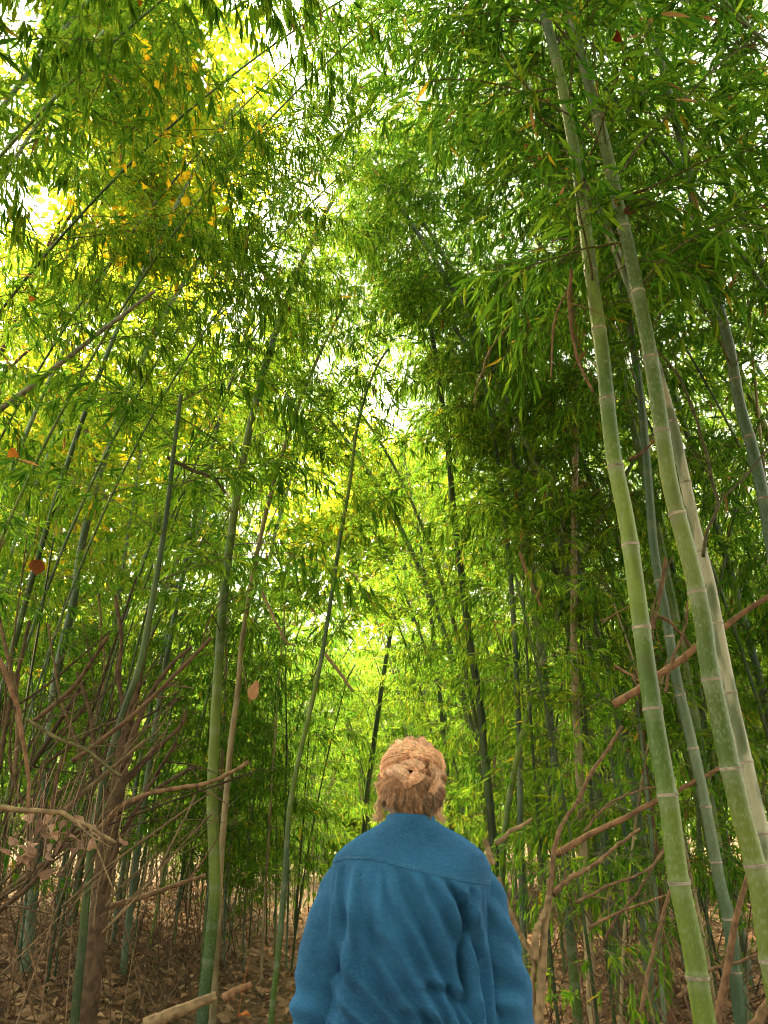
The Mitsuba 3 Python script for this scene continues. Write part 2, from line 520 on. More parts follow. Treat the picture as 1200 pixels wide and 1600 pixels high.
# the culms that stand out, followed through the photograph: (label, kind, distance, pixels from the foot up, diameter, top, arch, foliage)
FEATURED = [
    ('thick bright green culm just right of the person in blue, with pale rings', 0, 2.8,
     [(1100, 1590), (1085, 1492), (1060, 1372), (1045, 1255), (1025, 1140), (1010, 1038), (995, 925), (980, 820), (957, 700), (942, 560), (930, 475), (920, 400), (910, 325), (900, 250)],
     0.070, 8.5, (-0.25, 0.1), dict(first=0.44, dens=1.0, Lmax=1.1, leafy=1.3, bright=0.35)),
    ('thick olive green culm that bends left at the top, second from the right edge', 1, 2.65,
     [(1222, 1600), (1200, 1475), (1185, 1375), (1155, 1260), (1130, 1150), (1105, 1025), (1100, 980), (1080, 885), (1050, 770), (1035, 680), (1015, 550), (985, 400), (967, 325), (945, 225), (925, 150), (905, 75), (887, 10)],
     0.068, 7.5, (-0.6, 0.1), dict(first=0.48, dens=1.0, Lmax=1.1, leafy=1.3, bright=0.35)),
    ('pale lichen spotted culm close behind the olive one at the right edge', 2, 3.25,
     [(1222, 1450), (1195, 1320), (1170, 1210), (1145, 1100), (1125, 1000), (1107, 905), (1085, 820), (1066, 730), (1045, 640)],
     0.056, 7.5, (-0.3, 0.3), dict(first=0.5, dens=1.0, bright=0.35)),
    ('grey blue culm high at the right edge, rising out of the frame', 3, 3.4,
     [(1225, 960), (1195, 790), (1175, 700), (1155, 630), (1140, 545), (1115, 450), (1092, 370), (1075, 260), (1055, 190), (1030, 90)],
     0.064, 8.5, (-0.2, 0.2), dict(first=0.42, dens=1.0, Lmax=1.2, leafy=1.3, bright=0.3)),
    ('slim bluish green culm between the two thick ones at the right', 3, 4.2,
     [(1157, 1600), (1140, 1450), (1125, 1380), (1110, 1300), (1092, 1210), (1075, 1135), (1057, 1060), (1040, 960), (1022, 860), (1012, 740), (1000, 615)],
     0.058, 8.0, (-0.3, 0.1), dict(first=0.45, dens=0.8)),
    ('straight thin tan grey culm right of the forked dead branch', 4, 5.4,
     [(920, 1480), (912, 1350), (905, 1200), (897, 1040), (897, 900), (898, 780), (900, 640)],
     0.058, 8.5, (-0.1, 0.2), dict(first=0.40)),
    ('tall green culm leaning left behind the dead branches right of the person', 0, 6.2,
     [(886, 1400), (878, 1300), (872, 1240), (860, 1140), (845, 1015), (836, 930), (822, 830), (806, 730)],
     0.070, 9.0, (-0.4, 0.2), dict(first=0.42)),
    ('dark green culm rising just behind the right shoulder of the person', 5, 6.6,
     [(785, 1420), (772, 1325), (760, 1200), (750, 1100), (735, 1010), (724, 920), (715, 850), (707, 780), (702, 720)],
     0.070, 9.0, (-0.1, 0.2), dict(first=0.42)),
    ('thin green culm slanting to the right beside the person', 0, 5.6,
     [(782, 1400), (786, 1325), (797, 1240), (810, 1175), (826, 1110), (842, 1050)],
     0.045, 6.0, (0.5, 0.2), dict(first=0.42)),
    ('thin bluish culm standing upright beside the slanting thin green culm', 3, 6.2,
     [(818, 1460), (816, 1400), (813, 1300), (812, 1200), (808, 1080), (802, 960)],
     0.050, 7.5, (-0.2, 0.2), dict(first=0.42)),
    ('light green culm on the leaf covered bank left of the person', 0, 6.2,
     [(320, 1550), (328, 1480), (335, 1400), (334, 1320), (331, 1250), (335, 1150), (341, 1050), (350, 930)],
     0.085, 8.5, (0.3, 0.2), dict(first=0.35)),
    ('tan and green culm next to the light green one left of the path', 4, 6.8,
     [(338, 1480), (341, 1420), (345, 1345), (353, 1250), (362, 1150), (371, 1085), (380, 990)],
     0.055, 7.5, (0.3, 0.2), dict(first=0.35)),
    ('thin green culm nearest to the left arm of the person', 0, 6.0,
     [(428, 1550), (436, 1480), (445, 1375), (452, 1270), (466, 1190), (480, 1130), (500, 1040), (515, 950), (530, 850), (545, 765), (556, 680)],
     0.042, 6.0, (0.2, 0.6), dict(first=0.42)),
    ('dark green bamboo stem beside the brown trunk at the left', 5, 4.0,
     [(118, 1580), (128, 1480), (136, 1390), (146, 1300), (165, 1210), (190, 1120), (218, 1040), (236, 950), (250, 870), (262, 790), (272, 700)],
     0.042, 3.6, (0.0, 0.0), dict(first=0.7, bright=0.3)),
    ('hazy grey green culm behind the dead twigs at the left edge', 3, 7.0,
     [(62, 1300), (74, 1180), (85, 1075), (100, 1000), (115, 940), (128, 850)],
     0.085, 8.5, (0.3, 0.2), dict(first=0.35)),
    ('dark culm standing in front of the bright end of the path', 5, 12.0,
     [(570, 1290), (574, 1240), (580, 1190), (590, 1120), (600, 1050)],
     0.085, 9.0, (0.2, 0.2), dict(first=0.42)),
]
CULM_NODES = 26


def culm_parts(key, mesh, uv, nodes, nr, big):
    c = obj('culm', mesh, 'culm_material', key, True, uv=uv)
    if big:
        x, y, z = project(nodes)
        for k in range(1, len(nodes) - 1):
            if in_view(nodes[k:k + 1], 40)[0] and nr[k] * 2 * 1200 / z[k] > 14:
                t = unit(nodes[k + 1] - nodes[k - 1])
                v, f = ring(nodes[k], t, nr[k], 0.008)
                g = np.random.default_rng(k).uniform(0.75, 1.2)
                obj('node', (v, f), 'wood_material', c, True, color=np.broadcast_to(np.array([0.20, 0.17, 0.135]) * g, v.shape))
    return c


FEATURED_PATHS = []
for q, (lab, kind, dist, px, dia, top, arch, fol) in enumerate(FEATURED):
    pts = np.array([at(x, y, dist) for x, y in px])
    pts = up_to(to_ground(pts), top, arch)
    FEATURED_PATHS.append(pts)
    key = thing('bamboo', lab, 'bamboo')
    near = dist < 5
    mesh, uv, nodes, nr, _ = culm_mesh(pts, dia / 2, kind, 0.27, 28 if near else 14, 8 if near else 4, seed=q)
    culm_parts(key, mesh, uv, nodes, nr, near)
    pl = Plant(pts, dia / 2, 40 + q, **fol)
    build_near(key, pl, 110 if near else 40, 14 if near else 6)

# bamboos whose crowns hang into the picture: their culms stand near its edges
rng = np.random.default_rng(5)
SIDE = []      # (x, y, height, lean x, lean y, dict)
for y, x, H, lx, kw in [
        (1.3, -2.9, 8.0, 1.3, dict(first=0.38, Lmax=2.0, bright=0.30, leaf=0.17, hang=0.9)),
        (2.4, -3.5, 8.5, 1.3, dict(first=0.34, dens=0.75, Lmax=2.0, bright=0.4, leaf=0.16, hang=0.8)),
        (3.5, -4.0, 9.0, 1.5, dict(first=0.20, dens=0.9, Lmax=1.7, bright=0.55, leaf=0.15, hang=0.8)),
        (4.6, -4.1, 9.0, 1.8, dict(first=0.22, dens=0.85, Lmax=1.7, bright=0.6, hang=0.8)),
        (1.0, -1.6, 9.5, 0.6, dict(first=0.42, Lmax=2.0, bright=0.35, leaf=0.16, hang=0.8)),
        (5.6, -4.4, 9.5, 1.4, dict(first=0.34, dens=0.6, Lmax=1.8, bright=0.75, yellow=0.03, hang=0.7)),
        (6.4, -3.2, 9.5, 1.5, dict(first=0.36, dens=0.7, Lmax=1.6, bright=0.65, hang=0.7)),
        (0.6, 1.9, 9.0, -0.5, dict(first=0.45, Lmax=1.8, bright=0.30, leaf=0.15)),
        (1.9, 2.9, 9.0, -1.0, dict(first=0.34, Lmax=1.7, bright=0.30, leaf=0.15)),
        (3.0, 3.1, 9.5, -1.0, dict(first=0.30, Lmax=1.6, bright=0.35, leaf=0.14)),
        (4.2, 2.9, 9.5, -1.2, dict(first=0.28, Lmax=1.5, bright=0.40)),
        (5.2, 3.6, 9.5, -0.9, dict(first=0.22, Lmax=1.5, bright=0.45)),
        (5.0, 2.0, 9.0, -0.9, dict(first=0.40, Lmax=1.3, bright=0.40)),
        (6.3, 2.9, 9.5, -1.2, dict(first=0.26, Lmax=1.4, bright=0.45)),
        (7.2, -4.2, 9.5, 1.4, dict(first=0.34, dens=0.6, Lmax=1.6, bright=0.65, hang=0.7)),
        (7.4, 1.9, 9.5, -1.0, dict(first=0.36, Lmax=1.4, bright=0.50)),
        (7.8, -2.3, 9.5, 1.2, dict(first=0.36, Lmax=1.4, bright=0.55)),
        (3.0, -2.9, 7.4, 2.6, dict(first=0.50, Lmax=1.6, bright=0.45, leaf=0.15, hang=0.8)),
        (4.0, -3.2, 8.2, 3.2, dict(first=0.48, Lmax=1.6, bright=0.5, leaf=0.15, hang=0.8)),
        (5.2, -3.4, 9.0, 3.2, dict(first=0.45, Lmax=1.6, bright=0.55, hang=0.7)),
        (2.2, -2.9, 7.0, 2.4, dict(first=0.48, Lmax=1.7, bright=0.4, leaf=0.16, hang=0.9)),
        (3.7, 2.9, 8.6, -2.4, dict(first=0.50, Lmax=1.4, bright=0.45)),
        (2.4, 2.6, 7.8, -2.2, dict(first=0.55, Lmax=1.4, bright=0.40)),
        (4.4, -2.6, 7.6, 2.6, dict(first=0.50, Lmax=1.6, bright=0.5, hang=0.7)),
        (5.6, -2.8, 8.8, 2.9, dict(first=0.48, Lmax=1.6, bright=0.55, hang=0.7)),
        (6.0, 2.6, 8.8, -2.7, dict(first=0.48, Lmax=1.5, bright=0.5)),
        (4.4, 2.7, 7.9, -2.6, dict(first=0.50, Lmax=1.5, bright=0.45)),
        (6.9, -2.4, 9.6, 2.4, dict(first=0.48, Lmax=1.5, bright=0.6, hang=0.7)),
        (7.6, 2.6, 10.0, -2.6, dict(first=0.45, Lmax=1.5, bright=0.5)),
        (3.4, 2.7, 7.2, -2.6, dict(first=0.55, Lmax=1.5, bright=0.40)),
        (9.2, 2.4, 10.0, -2.2, dict(first=0.42, Lmax=1.5, bright=0.55)),
        (9.6, -2.3, 10.0, 2.2, dict(first=0.60, Lmax=1.6, bright=0.6, hang=0.7)),
        (10.6, 2.4, 10.6, -2.4, dict(first=0.62, Lmax=1.6, bright=0.55)),
        (11.4, -2.2, 11.2, 2.0, dict(first=0.62, Lmax=1.6, bright=0.6, hang=0.7)),
        (7.0, -2.6, 8.8, 2.9, dict(first=0.60, Lmax=1.5, bright=0.5, hang=0.7)),
        (8.0, 2.4, 9.4, -2.9, dict(first=0.60, Lmax=1.5, bright=0.5)),
        (5.3, -2.5, 8.2, 2.7, dict(first=0.62, Lmax=1.5, bright=0.4, hang=0.8)),
        (6.6, -2.5, 8.6, 2.5, dict(first=0.45, Lmax=1.5, bright=0.6, hang=0.7)),
        (7.2, 2.3, 8.8, -2.4, dict(first=0.45, Lmax=1.4, bright=0.55)),
        (8.4, -2.4, 9.2, 2.3, dict(first=0.42, Lmax=1.5, bright=0.6, hang=0.7)),
        (5.0, 2.5, 8.6, -2.8, dict(first=0.48, Lmax=1.4, bright=0.5)),
        (0.2, -3.6, 9.0, 1.5, dict(first=0.40, Lmax=2.0, bright=0.35, leaf=0.16, hang=0.8)),
        (0.2, 3.4, 9.0, -1.5, dict(first=0.40, Lmax=2.0, bright=0.35, leaf=0.15, hang=0.8)),
]:
    if x < 0:
        kw = {**kw, 'dens': kw.get('dens', 1.0) * 0.72, 'bright': kw['bright'] + 0.08}
    kw['leaf'] = kw.get('leaf', 0.13) * 0.88
    kw['leafy'] = 1.3
    if x < 0 and y < 2.0:
        kw.update(bright=0.10, leaf=0.165, hang=1.1, dens=1.0)  # leaf colour darkened here so they look like shaded silhouettes
    if x > 0:
        kw['bright'] -= 0.08
    SIDE.append((x, y, H, lx, rng.uniform(-0.3, 0.5), kw))
for q, (x, y, H, lx, ly, kw) in enumerate(SIDE):
    t = np.linspace(0, 1, 14)
    base = np.array([x, y, float(height(x, y)) - 0.05])
    pts = base + np.stack([lx * t**2.2, ly * t**2, H * (t - 0.06 * t**3)], 1)
    kind = int(rng.choice([0, 1, 3, 5]))
    r = rng.uniform(0.026, 0.033)
    if abs(lx) > 2 or y < 3.2:
        kind, r = int(rng.choice([0, 5])), rng.uniform(0.009, 0.013)
    mesh, uv, nodes, nr, _ = culm_mesh(pts, r, kind, 0.27, 14, 4, seed=90 + q)
    side = 'left' if x < 0 else 'right'
    zone = 0 if y < 2.0 else 1 if y < 5.3 else 2
    text = (f'bamboo hanging dark drooping leaves in from the top {side} corner', f'leafy bamboo arching in close overhead from the {side} edge', f'leafy bamboo arching high over the path from the {side}, well beyond the person')[zone]
    key = thing('bamboo', text, 'bamboo', f'bamboos arching in from the {side}, ' + ('at the corner', 'close', 'farther on')[zone])
    culm_parts(key, mesh, uv, nodes, nr, False)
    pl = Plant(pts, r, 140 + q, toward=(0.0 if x < 0 else math.pi), **kw)
    build_near(key, pl, 130, 10)

# the crowd of bamboos down both sides of the path: twelve kinds, each copied with another turn, size and lean
KINDS = []
for q in range(12):
    r_ = np.random.default_rng(300 + q)
    t = np.linspace(0, 1, 12)
    H = r_.uniform(7.0, 9.5)
    bend = r_.uniform(0.8, 2.8)
    pts = np.stack([bend * t**2.3, r_.normal(0, 0.25) * t**2, H * (t - 0.07 * t**3) - 0.1], 1)
    kind = [0, 5, 3, 1, 5, 4, 0, 5, 3, 5, 1, 0][q]
    r = r_.uniform(0.024, 0.036)
    mesh, uv, nodes, nr, _ = culm_mesh(pts, r, kind, 0.28, 8, 1, seed=q)
    pl = Plant(pts, r, 400 + q, first=r_.uniform(0.12, 0.30), dens=0.8, Lmax=1.35, leaf=r_.uniform(0.085, 0.108), bright=r_.uniform(0.36, 0.68), yellow=0.012, clear=False, leafy=1.2)
    v, f, c = pl.wood()
    lm = leaf_mesh(pl.P, pl.D, pl.L, pl.L * 0.15, pl.C, pl.rng)
    KINDS.append((mikit.ply(mesh, 'culm_material', True, uv=uv), mikit.ply((v, f), 'wood_material', uv=pack(c)),
                  mikit.ply(lm[:2], 'leaf_material', uv=pack(lm[2]))))

rng = np.random.default_rng(11)
spots = [(p[0][0], p[0][1]) for p in FEATURED_PATHS] + [(s[0], s[1]) for s in SIDE]
made = 0
tries = 0
while made < 225 and tries < 40000:
    tries += 1
    y = 5.5 + 40 * rng.random()**1.35
    half = 0.5 * y * 1.1 + 1.5
    x = rng.uniform(-half, half)
    arch = made >= 203
    if arch:
        y = rng.uniform(23, 31)
        x = path_x(y) + rng.choice([-1, 1]) * rng.uniform(0.7, 2.4)
    d = x - path_x(y)
    if not arch and abs(d) < 1.25 + 0.012 * y or abs(d) > 13 + 2 * rng.random():
        continue
    if d < 0 and y < 8.2 or (d < -2.2 and y < 12 and rng.random() < 0.5):
        continue
    if not arch and rng.random() > math.exp(-(abs(d) - 1.2) / (3.0 if d < 0 else 4.0)):
        continue
    if min((x - a)**2 + (y - b)**2 for a, b in spots) < (0.32 + 0.012 * y)**2:
        continue
    spots.append((x, y))
    pick = int(rng.integers(len(KINDS)))
    culm, wood, leaves = KINDS[pick]
    turn = (math.pi if d > 0 else 0) + rng.normal(0, 0.8)
    if d < 0 and y < 11:
        turn = 1.7 + rng.normal(0, 0.3)
    s = rng.uniform(0.85, 1.15)
    if arch:
        turn, s = (math.pi if d > 0 else 0) + rng.normal(0, 0.35), rng.uniform(0.85, 1.05)
    elif abs(d) < 2.9 and 10.5 < y < 17:
        s *= 0.70
    m = T().translate([x, y, float(height(x, y))]).rotate([0, 0, 1], math.degrees(turn)).rotate([0, 1, 0], rng.normal(1, 2.5)).scale(s)
    side = 'left' if d < 0 else 'right'
    depth = 'near' if y < 14 else 'far'
    tint = ['green', 'dark green', 'bluish green', 'olive', 'dark green', 'tan', 'green', 'dark green', 'bluish green', 'dark green', 'olive', 'green'][pick]
    key = thing('bamboo', {'near': f'slim {tint} bamboo culm in the dense thicket on the {side} side of the path', 'far': f'distant thin {tint} bamboo culm deep in the grove on the {side} of the path'}[depth],
                'bamboo', f'{depth} {tint} bamboos of the thicket on the {side}')
    scene[key + '__culm'] = {**culm, 'to_world': m}
    scene[key + '__twigs'] = {**wood, 'to_world': m}
    scene[key + '__foliage'] = {**leaves, 'to_world': m}
    tag(key + '__foliage', 'mass of small bamboo leaves', kind='stuff')
    tag(key + '__twigs', 'thin twigs of the bamboo', kind='stuff')
    made += 1

# young bamboos, leafy to the ground, between the culms
YOUNG = []
for q in range(8):
    r_ = np.random.default_rng(500 + q)
    t = np.linspace(0, 1, 10)
    H = r_.uniform(2.6, 4.6)
    pts = np.stack([r_.uniform(0.2, 0.9) * t**2, r_.normal(0, 0.2) * t**2, H * t - 0.1], 1)
    mesh, uv, nodes, nr, _ = culm_mesh(pts, r_.uniform(0.009, 0.014), [5, 0, 4, 5, 3, 4, 5, 4][q], 0.2, 6, 1, seed=q)
    pl = Plant(pts, 0.012, 600 + q, first=r_.uniform(0.12, 0.3), dens=0.8, Lmax=0.8, leaf=r_.uniform(0.085, 0.11), bright=r_.uniform(0.2, 0.5), yellow=0.01, clear=False, leafy=1.2)
    v, f, c = pl.wood()
    lm = leaf_mesh(pl.P, pl.D, pl.L, pl.L * 0.15, pl.C, pl.rng)
    YOUNG.append((mikit.ply(mesh, 'culm_material', True, uv=uv), mikit.ply((v, f), 'wood_material', uv=pack(c)), mikit.ply(lm[:2], 'leaf_material', uv=pack(lm[2]))))
rng = np.random.default_rng(12)
made = 0
while made < 280:
    y = 4.6 + 32 * rng.random()**1.4
    half = 0.5 * y * 1.1 + 1.0
    x = rng.uniform(-half, half)
    if made > 254:
        y = rng.uniform(8.5, 15)
        x = rng.uniform(-2.4, -0.55) - 0.05 * y
    d = x - path_x(y)
    if -2.7 < x < 0 and y < 8.2:
        continue
    if abs(d) < ((0.9 if y < 9 else 0.4) if d < 0 else 1.3) or rng.random() > math.exp(-(abs(d) - 1.0) / 4.0) or min((x - a)**2 + (y - b)**2 for a, b in spots) < 0.04:
        continue
    spots.append((x, y))
    culm, wood, leaves = YOUNG[int(rng.integers(len(YOUNG)))]
    m = T().translate([x, y, float(height(x, y))]).rotate([0, 0, 1], rng.uniform(0, 360)).rotate([0, 1, 0], rng.normal(0, 5)).scale(rng.uniform(0.8, 1.25))
    side = 'left' if d < 0 else 'right'
    key = thing('young_bamboo', (f'low leafy young bamboo in the near undergrowth on the {side} side of the path' if y < 11 else f'small young bamboo deep in the undergrowth on the {side}, far down the path'), 'young bamboo', ('near' if y < 11 else 'far') + f' young bamboos on the {side}')
    for part, src in (('culm', culm), ('twigs', wood), ('foliage', leaves)):
        scene[f'{key}__{part}'] = {**src, 'to_world': m}
    tag(key + '__foliage', 'mass of small bamboo leaves', kind='stuff')
    tag(key + '__twigs', 'thin twigs of the bamboo', kind='stuff')
    made += 1

# the same grove stands round and behind the photographer
rng = np.random.default_rng(13)
for q in range(58):
    y = rng.uniform(-9, 1.0)
    x = rng.choice([-1, 1]) * ((1.5 if y > -4.5 else 0.2) + 6.0 * rng.random()**1.4)
    if y > -0.8 and abs(x) < 2.6:
        continue
    culm, wood, leaves = KINDS[int(rng.integers(len(KINDS)))]
    m = T().translate([x, y, float(height(x, y))]).rotate([0, 0, 1], math.degrees((math.pi if x > 0 else 0) + rng.normal(0, 0.8))).rotate([0, 1, 0], rng.normal(2, 2.5)).scale(rng.uniform(0.9, 1.15))
    for src in (culm, wood, leaves):
        scene[key_of('surrounding_grove__001')] = {**src, 'to_world': m}
tag('surrounding_grove', 'bamboo grove standing all round the viewpoint', 'bamboo grove', kind='stuff')

# the grove goes on beyond: one far mass of leaves
rng = np.random.default_rng(21)
n = 90000
y = rng.uniform(46, 64, n)
x = rng.uniform(-0.75, 0.75, n) * y
z = height(x, y) + 14 * rng.random(n)**0.9
P = np.stack([x, y, z], 1)
k = meshkit.fbm(P * 0.35, 3, 4) > 0.34
P = P[k]
D = unit(rng.normal(0, 1, P.shape) + [0, 0, -0.8])
v, f, c = leaf_mesh(P, D, rng.uniform(0.4, 0.8, len(P)), rng.uniform(0.15, 0.28, len(P)), green_colours(rng, len(P), 0.55, 0, 0), rng)
tag(obj('far_grove', (v, f), 'leaf_material', color=c), 'far mass of green leaves closing the end of the grove', kind='stuff')

# ---------------------------------------------------------------- broadleaf trees
def broad_leaves(P, D, L, W, col, rng, curl=0.12):
    d, a, u = leaf_frames(unit(D), rng, 0.9)
    n = len(P)
    L, W = np.broadcast_to(L, (n,))[:, None], np.broadcast_to(W, (n,))[:, None]
    m = P + d * L * 0.45
    v = np.stack([P, m - a * W / 2 + u * W * curl, m, m + a * W / 2 + u * W * curl, P + d * L * 0.8 - a * W * 0.3 - u * L * .03, P + d * L * 0.8 + a * W * 0.3 - u * L * .03, P + d * L - u * L * curl], 1)
    f = np.array([[0, 2, 1], [0, 3, 2], [1, 2, 4], [2, 3, 5], [2, 5, 4], [4, 5, 6]])
    return v.reshape(-1, 3), (f[None] + (np.arange(n) * 7)[:, None, None]).reshape(-1, 3), np.repeat(col, 7, 0)


def crown(rng, centre, radii, n, clumps, L, hue, gold=0.0):
    """Leaves in clumps spread through an uneven ball, with gaps between."""
    c = rng.normal(0, 1, (clumps, 3))
    c = unit(c) * rng.random((clumps, 1))**0.45 * radii + centre
    size = rng.uniform(0.35, 0.8, clumps) * np.mean(radii) * 0.36
    w = rng.integers(0, clumps, n)
    P = c[w] + rng.normal(0, 1, (n, 3)) * size[w][:, None] * [0.6, 0.6, 0.38]
    D = unit(P - c[w]) + rng.normal(0, 0.6, (n, 3)) + [0, 0, -0.45]
    col = green_colours(rng, n, hue, 0, 0.0)
    g = np.clip((meshkit.fbm(P * 1.1, 2, 3) - 0.44) * 6, 0, 1)[:, None] * (rng.random((n, 1)) < gold)
    gold_c = np.array([0.80, 0.62, 0.02]) * (1 - rng.random((n, 1))**3 * [0, 0.4, 0])
    return P, D, col * (1 - g) + gold_c * g, c


def tree(label, trunk_pts, r, limbs, centre, radii, n, clumps, L, hue, gold, seed, bark=(0.055, 0.040, 0.026)):
    rng = np.random.default_rng(seed)
    key = thing('broadleaf_tree', label, 'tree')
    p = resample(trunk_pts, 40)
    rad = r * np.linspace(1.15, 0.42, 40)**1.3 * (1 + 0.08 * np.sin(np.arange(40) * 0.9))
    rad[0] *= 1.5; rad[1] *= 1.2
    v, f = tube(p, rad, 14)
    v = v + 0.22 * r * (meshkit.fbm(v * [14, 14, 4], 3, seed)[:, None] - 0.5) * unit(v - p[np.argmin(((v[:, None] - p[None])**2).sum(-1), 1)] + 1e-6)
    obj('trunk', (v, f), 'wood_material', key, True, color=np.broadcast_to(bark, v.shape))
    P, D, col, c = crown(rng, np.array(centre), np.array(radii), n, clumps, L, hue, gold)
    for k in range(limbs):
        a = p[int(rng.uniform(22, 39))]
        b = c[k % len(c)]
        q = resample([a, a * 0.55 + b * 0.45 + [0, 0, 0.35 + rng.normal(0, 0.15)] + rng.normal(0, 0.12, 3), b], 14)
        v, f = tube(q, np.linspace(r * 0.38, 0.012, 14), 7)
        obj('limb', (v, f), 'wood_material', key, True, color=np.broadcast_to(bark, v.shape))
    k = keep_clear(P)
    P, D, col = P[k], D[k], col[k]
    Ls = L * rng.uniform(0.6, 1.3, len(P))
    v, f, cc = broad_leaves(P, D, Ls, Ls * 0.62, col, rng)
    tag(obj('crown', (v, f), 'leaf_material', key, color=cc), 'leafy crown with bright backlit leaves', kind='stuff')
    return key


def pix(y, *pts):
    return np.array([at(a, b, y) for a, b in pts])


tr = to_ground(pix(4.3, (135, 1590), (155, 1425), (170, 1310), (185, 1225), (198, 1135)))
trunk_key = thing('broadleaf_tree', 'dark brown trunk with bare forked limbs among the dead sticks at the left', 'tree')
for name, pts, r0, r1 in (('trunk', tr, 0.058, 0.036), ('limb', pix(4.3, (198, 1140), (212, 1080), (222, 1030), (236, 960)), 0.030, 0.012), ('limb', pix(4.25, (190, 1200), (225, 1105), (262, 1045), (300, 1010)), 0.022, 0.008),
                          ('limb', pix(4.35, (186, 1230), (250, 1165), (282, 1135), (292, 1110)), 0.020, 0.007), ('limb', pix(4.3, (178, 1270), (150, 1190), (142, 1120), (120, 1050)), 0.020, 0.008), ('limb', pix(4.3, (200, 1130), (185, 1060), (190, 1000), (180, 930)), 0.018, 0.007)):
    q = resample(pts, 44)
    v, f = tube(q, np.linspace(r0, r1, 44), 14)
    v = v + 0.010 * (meshkit.fbm(v * [22, 22, 7], 3, 4)[:, None] - 0.5) * unit(v - q[np.argmin(((v[:, None] - q[None])**2).sum(-1), 1)] + 1e-6)
    obj(name, (v, f), 'wood_material', trunk_key, True, color=np.broadcast_to((0.060, 0.038, 0.021), v.shape))
tree('broadleaf tree with glowing yellow and orange leaves high at the upper left', [[-6.0, 8.8, 0.8], [-5.9, 8.8, 3.5], [-5.3, 8.5, 6.4], [-3.6, 7.6, 8.9]], 0.06, 8, (-2.9, 7.2, 9.8), (1.45, 1.6, 2.2), 16000, 90, 0.12, 1.0, 0.4, 71)
tree('sunlit yellow green tree over the far end of the path', [[-4.6, 22, 0.2], [-4.4, 22, 3], [-3.2, 21.6, 6.5], [-1.2, 20.9, 9.5]], 0.12, 10, (-0.1, 20.5, 9.8), (3.9, 2.2, 3.2), 22000, 130, 0.17, 1.0, 0.3, 72)
tree('bright green tree beyond the bamboos far to the left', [[-7.5, 13, 1.0], [-7.3, 13, 4], [-6.8, 13.2, 7], [-6.2, 13.5, 10]], 0.13, 10, (-6.0, 13, 8.6), (4.2, 3.0, 4.6), 26000, 130, 0.17, 0.92, 0.3, 73)
tree('low sunlit tree closing the bright end of the path', [[-2.6, 36, 0.1], [-2.6, 36, 1.5], [-2.4, 36, 3], [-2.2, 36, 4.5]], 0.08, 8, (-1.9, 36, 3.0), (3.6, 2.0, 3.4), 22000, 150, 0.22, 0.8, 0.05, 74)

# ---------------------------------------------------------------- leaf litter and brush on the ground
rng = np.random.default_rng(31)
n = 26000
y = 2.2 + 15 * rng.random(n)**1.5
x = rng.uniform(-0.62, 0.62, n) * (y + 1.2)
P = np.stack([x, y, height(x, y) + 0.006 + 0.045 * rng.random(n)**2], 1)
az = rng.uniform(0, 6.28, n)
D = np.stack([np.cos(az), np.sin(az), rng.normal(0, 0.22, n)], 1)
hue = rng.random((n, 1))
tone = rng.uniform(0.3, 1.2, (n, 1))
col = (np.array([0.30, 0.17, 0.105]) * (1 - hue) + np.array([0.34, 0.24, 0.14]) * hue) * tone
L = rng.uniform(0.06, 0.15, n)
v, f, c = broad_leaves(P, D, L, L * rng.uniform(0.25, 0.6, n), col, rng, 0.22)
tag(obj('leaf_litter', (v, f), 'dry_leaf_material', color=c), 'pinkish brown dead leaves covering the ground of the grove', 'leaf litter', kind='stuff')

n = 2600
y = 3.0 + 20 * rng.random(n)**1.3
d = rng.choice([-1, 1], n) * (1.25 + 5 * rng.random(n)**1.4)
x = path_x(y) + d
a = np.stack([x, y, height(x, y)], 1)
az, el = rng.uniform(0, 6.28, n), rng.uniform(0.2, 1.4, n)
b = a + np.stack([np.cos(az) * np.cos(el), np.sin(az) * np.cos(el), np.sin(el)], 1) * rng.uniform(0.4, 1.7, n)[:, None]
v, f = stick_mesh(a, b, rng.uniform(0.003, 0.008, n), 0.002)
col = np.repeat(DRY * rng.uniform(0.3, 1.2, (n, 1)), 6, 0)
k = keep_clear(b) & keep_clear(a)
k6 = np.repeat(k, 6)
tag(obj('dry_brush', (v, f[np.repeat(k, 6)]), 'wood_material', color=col), 'dry twigs and stalks standing in the undergrowth', 'dry brush', kind='stuff')

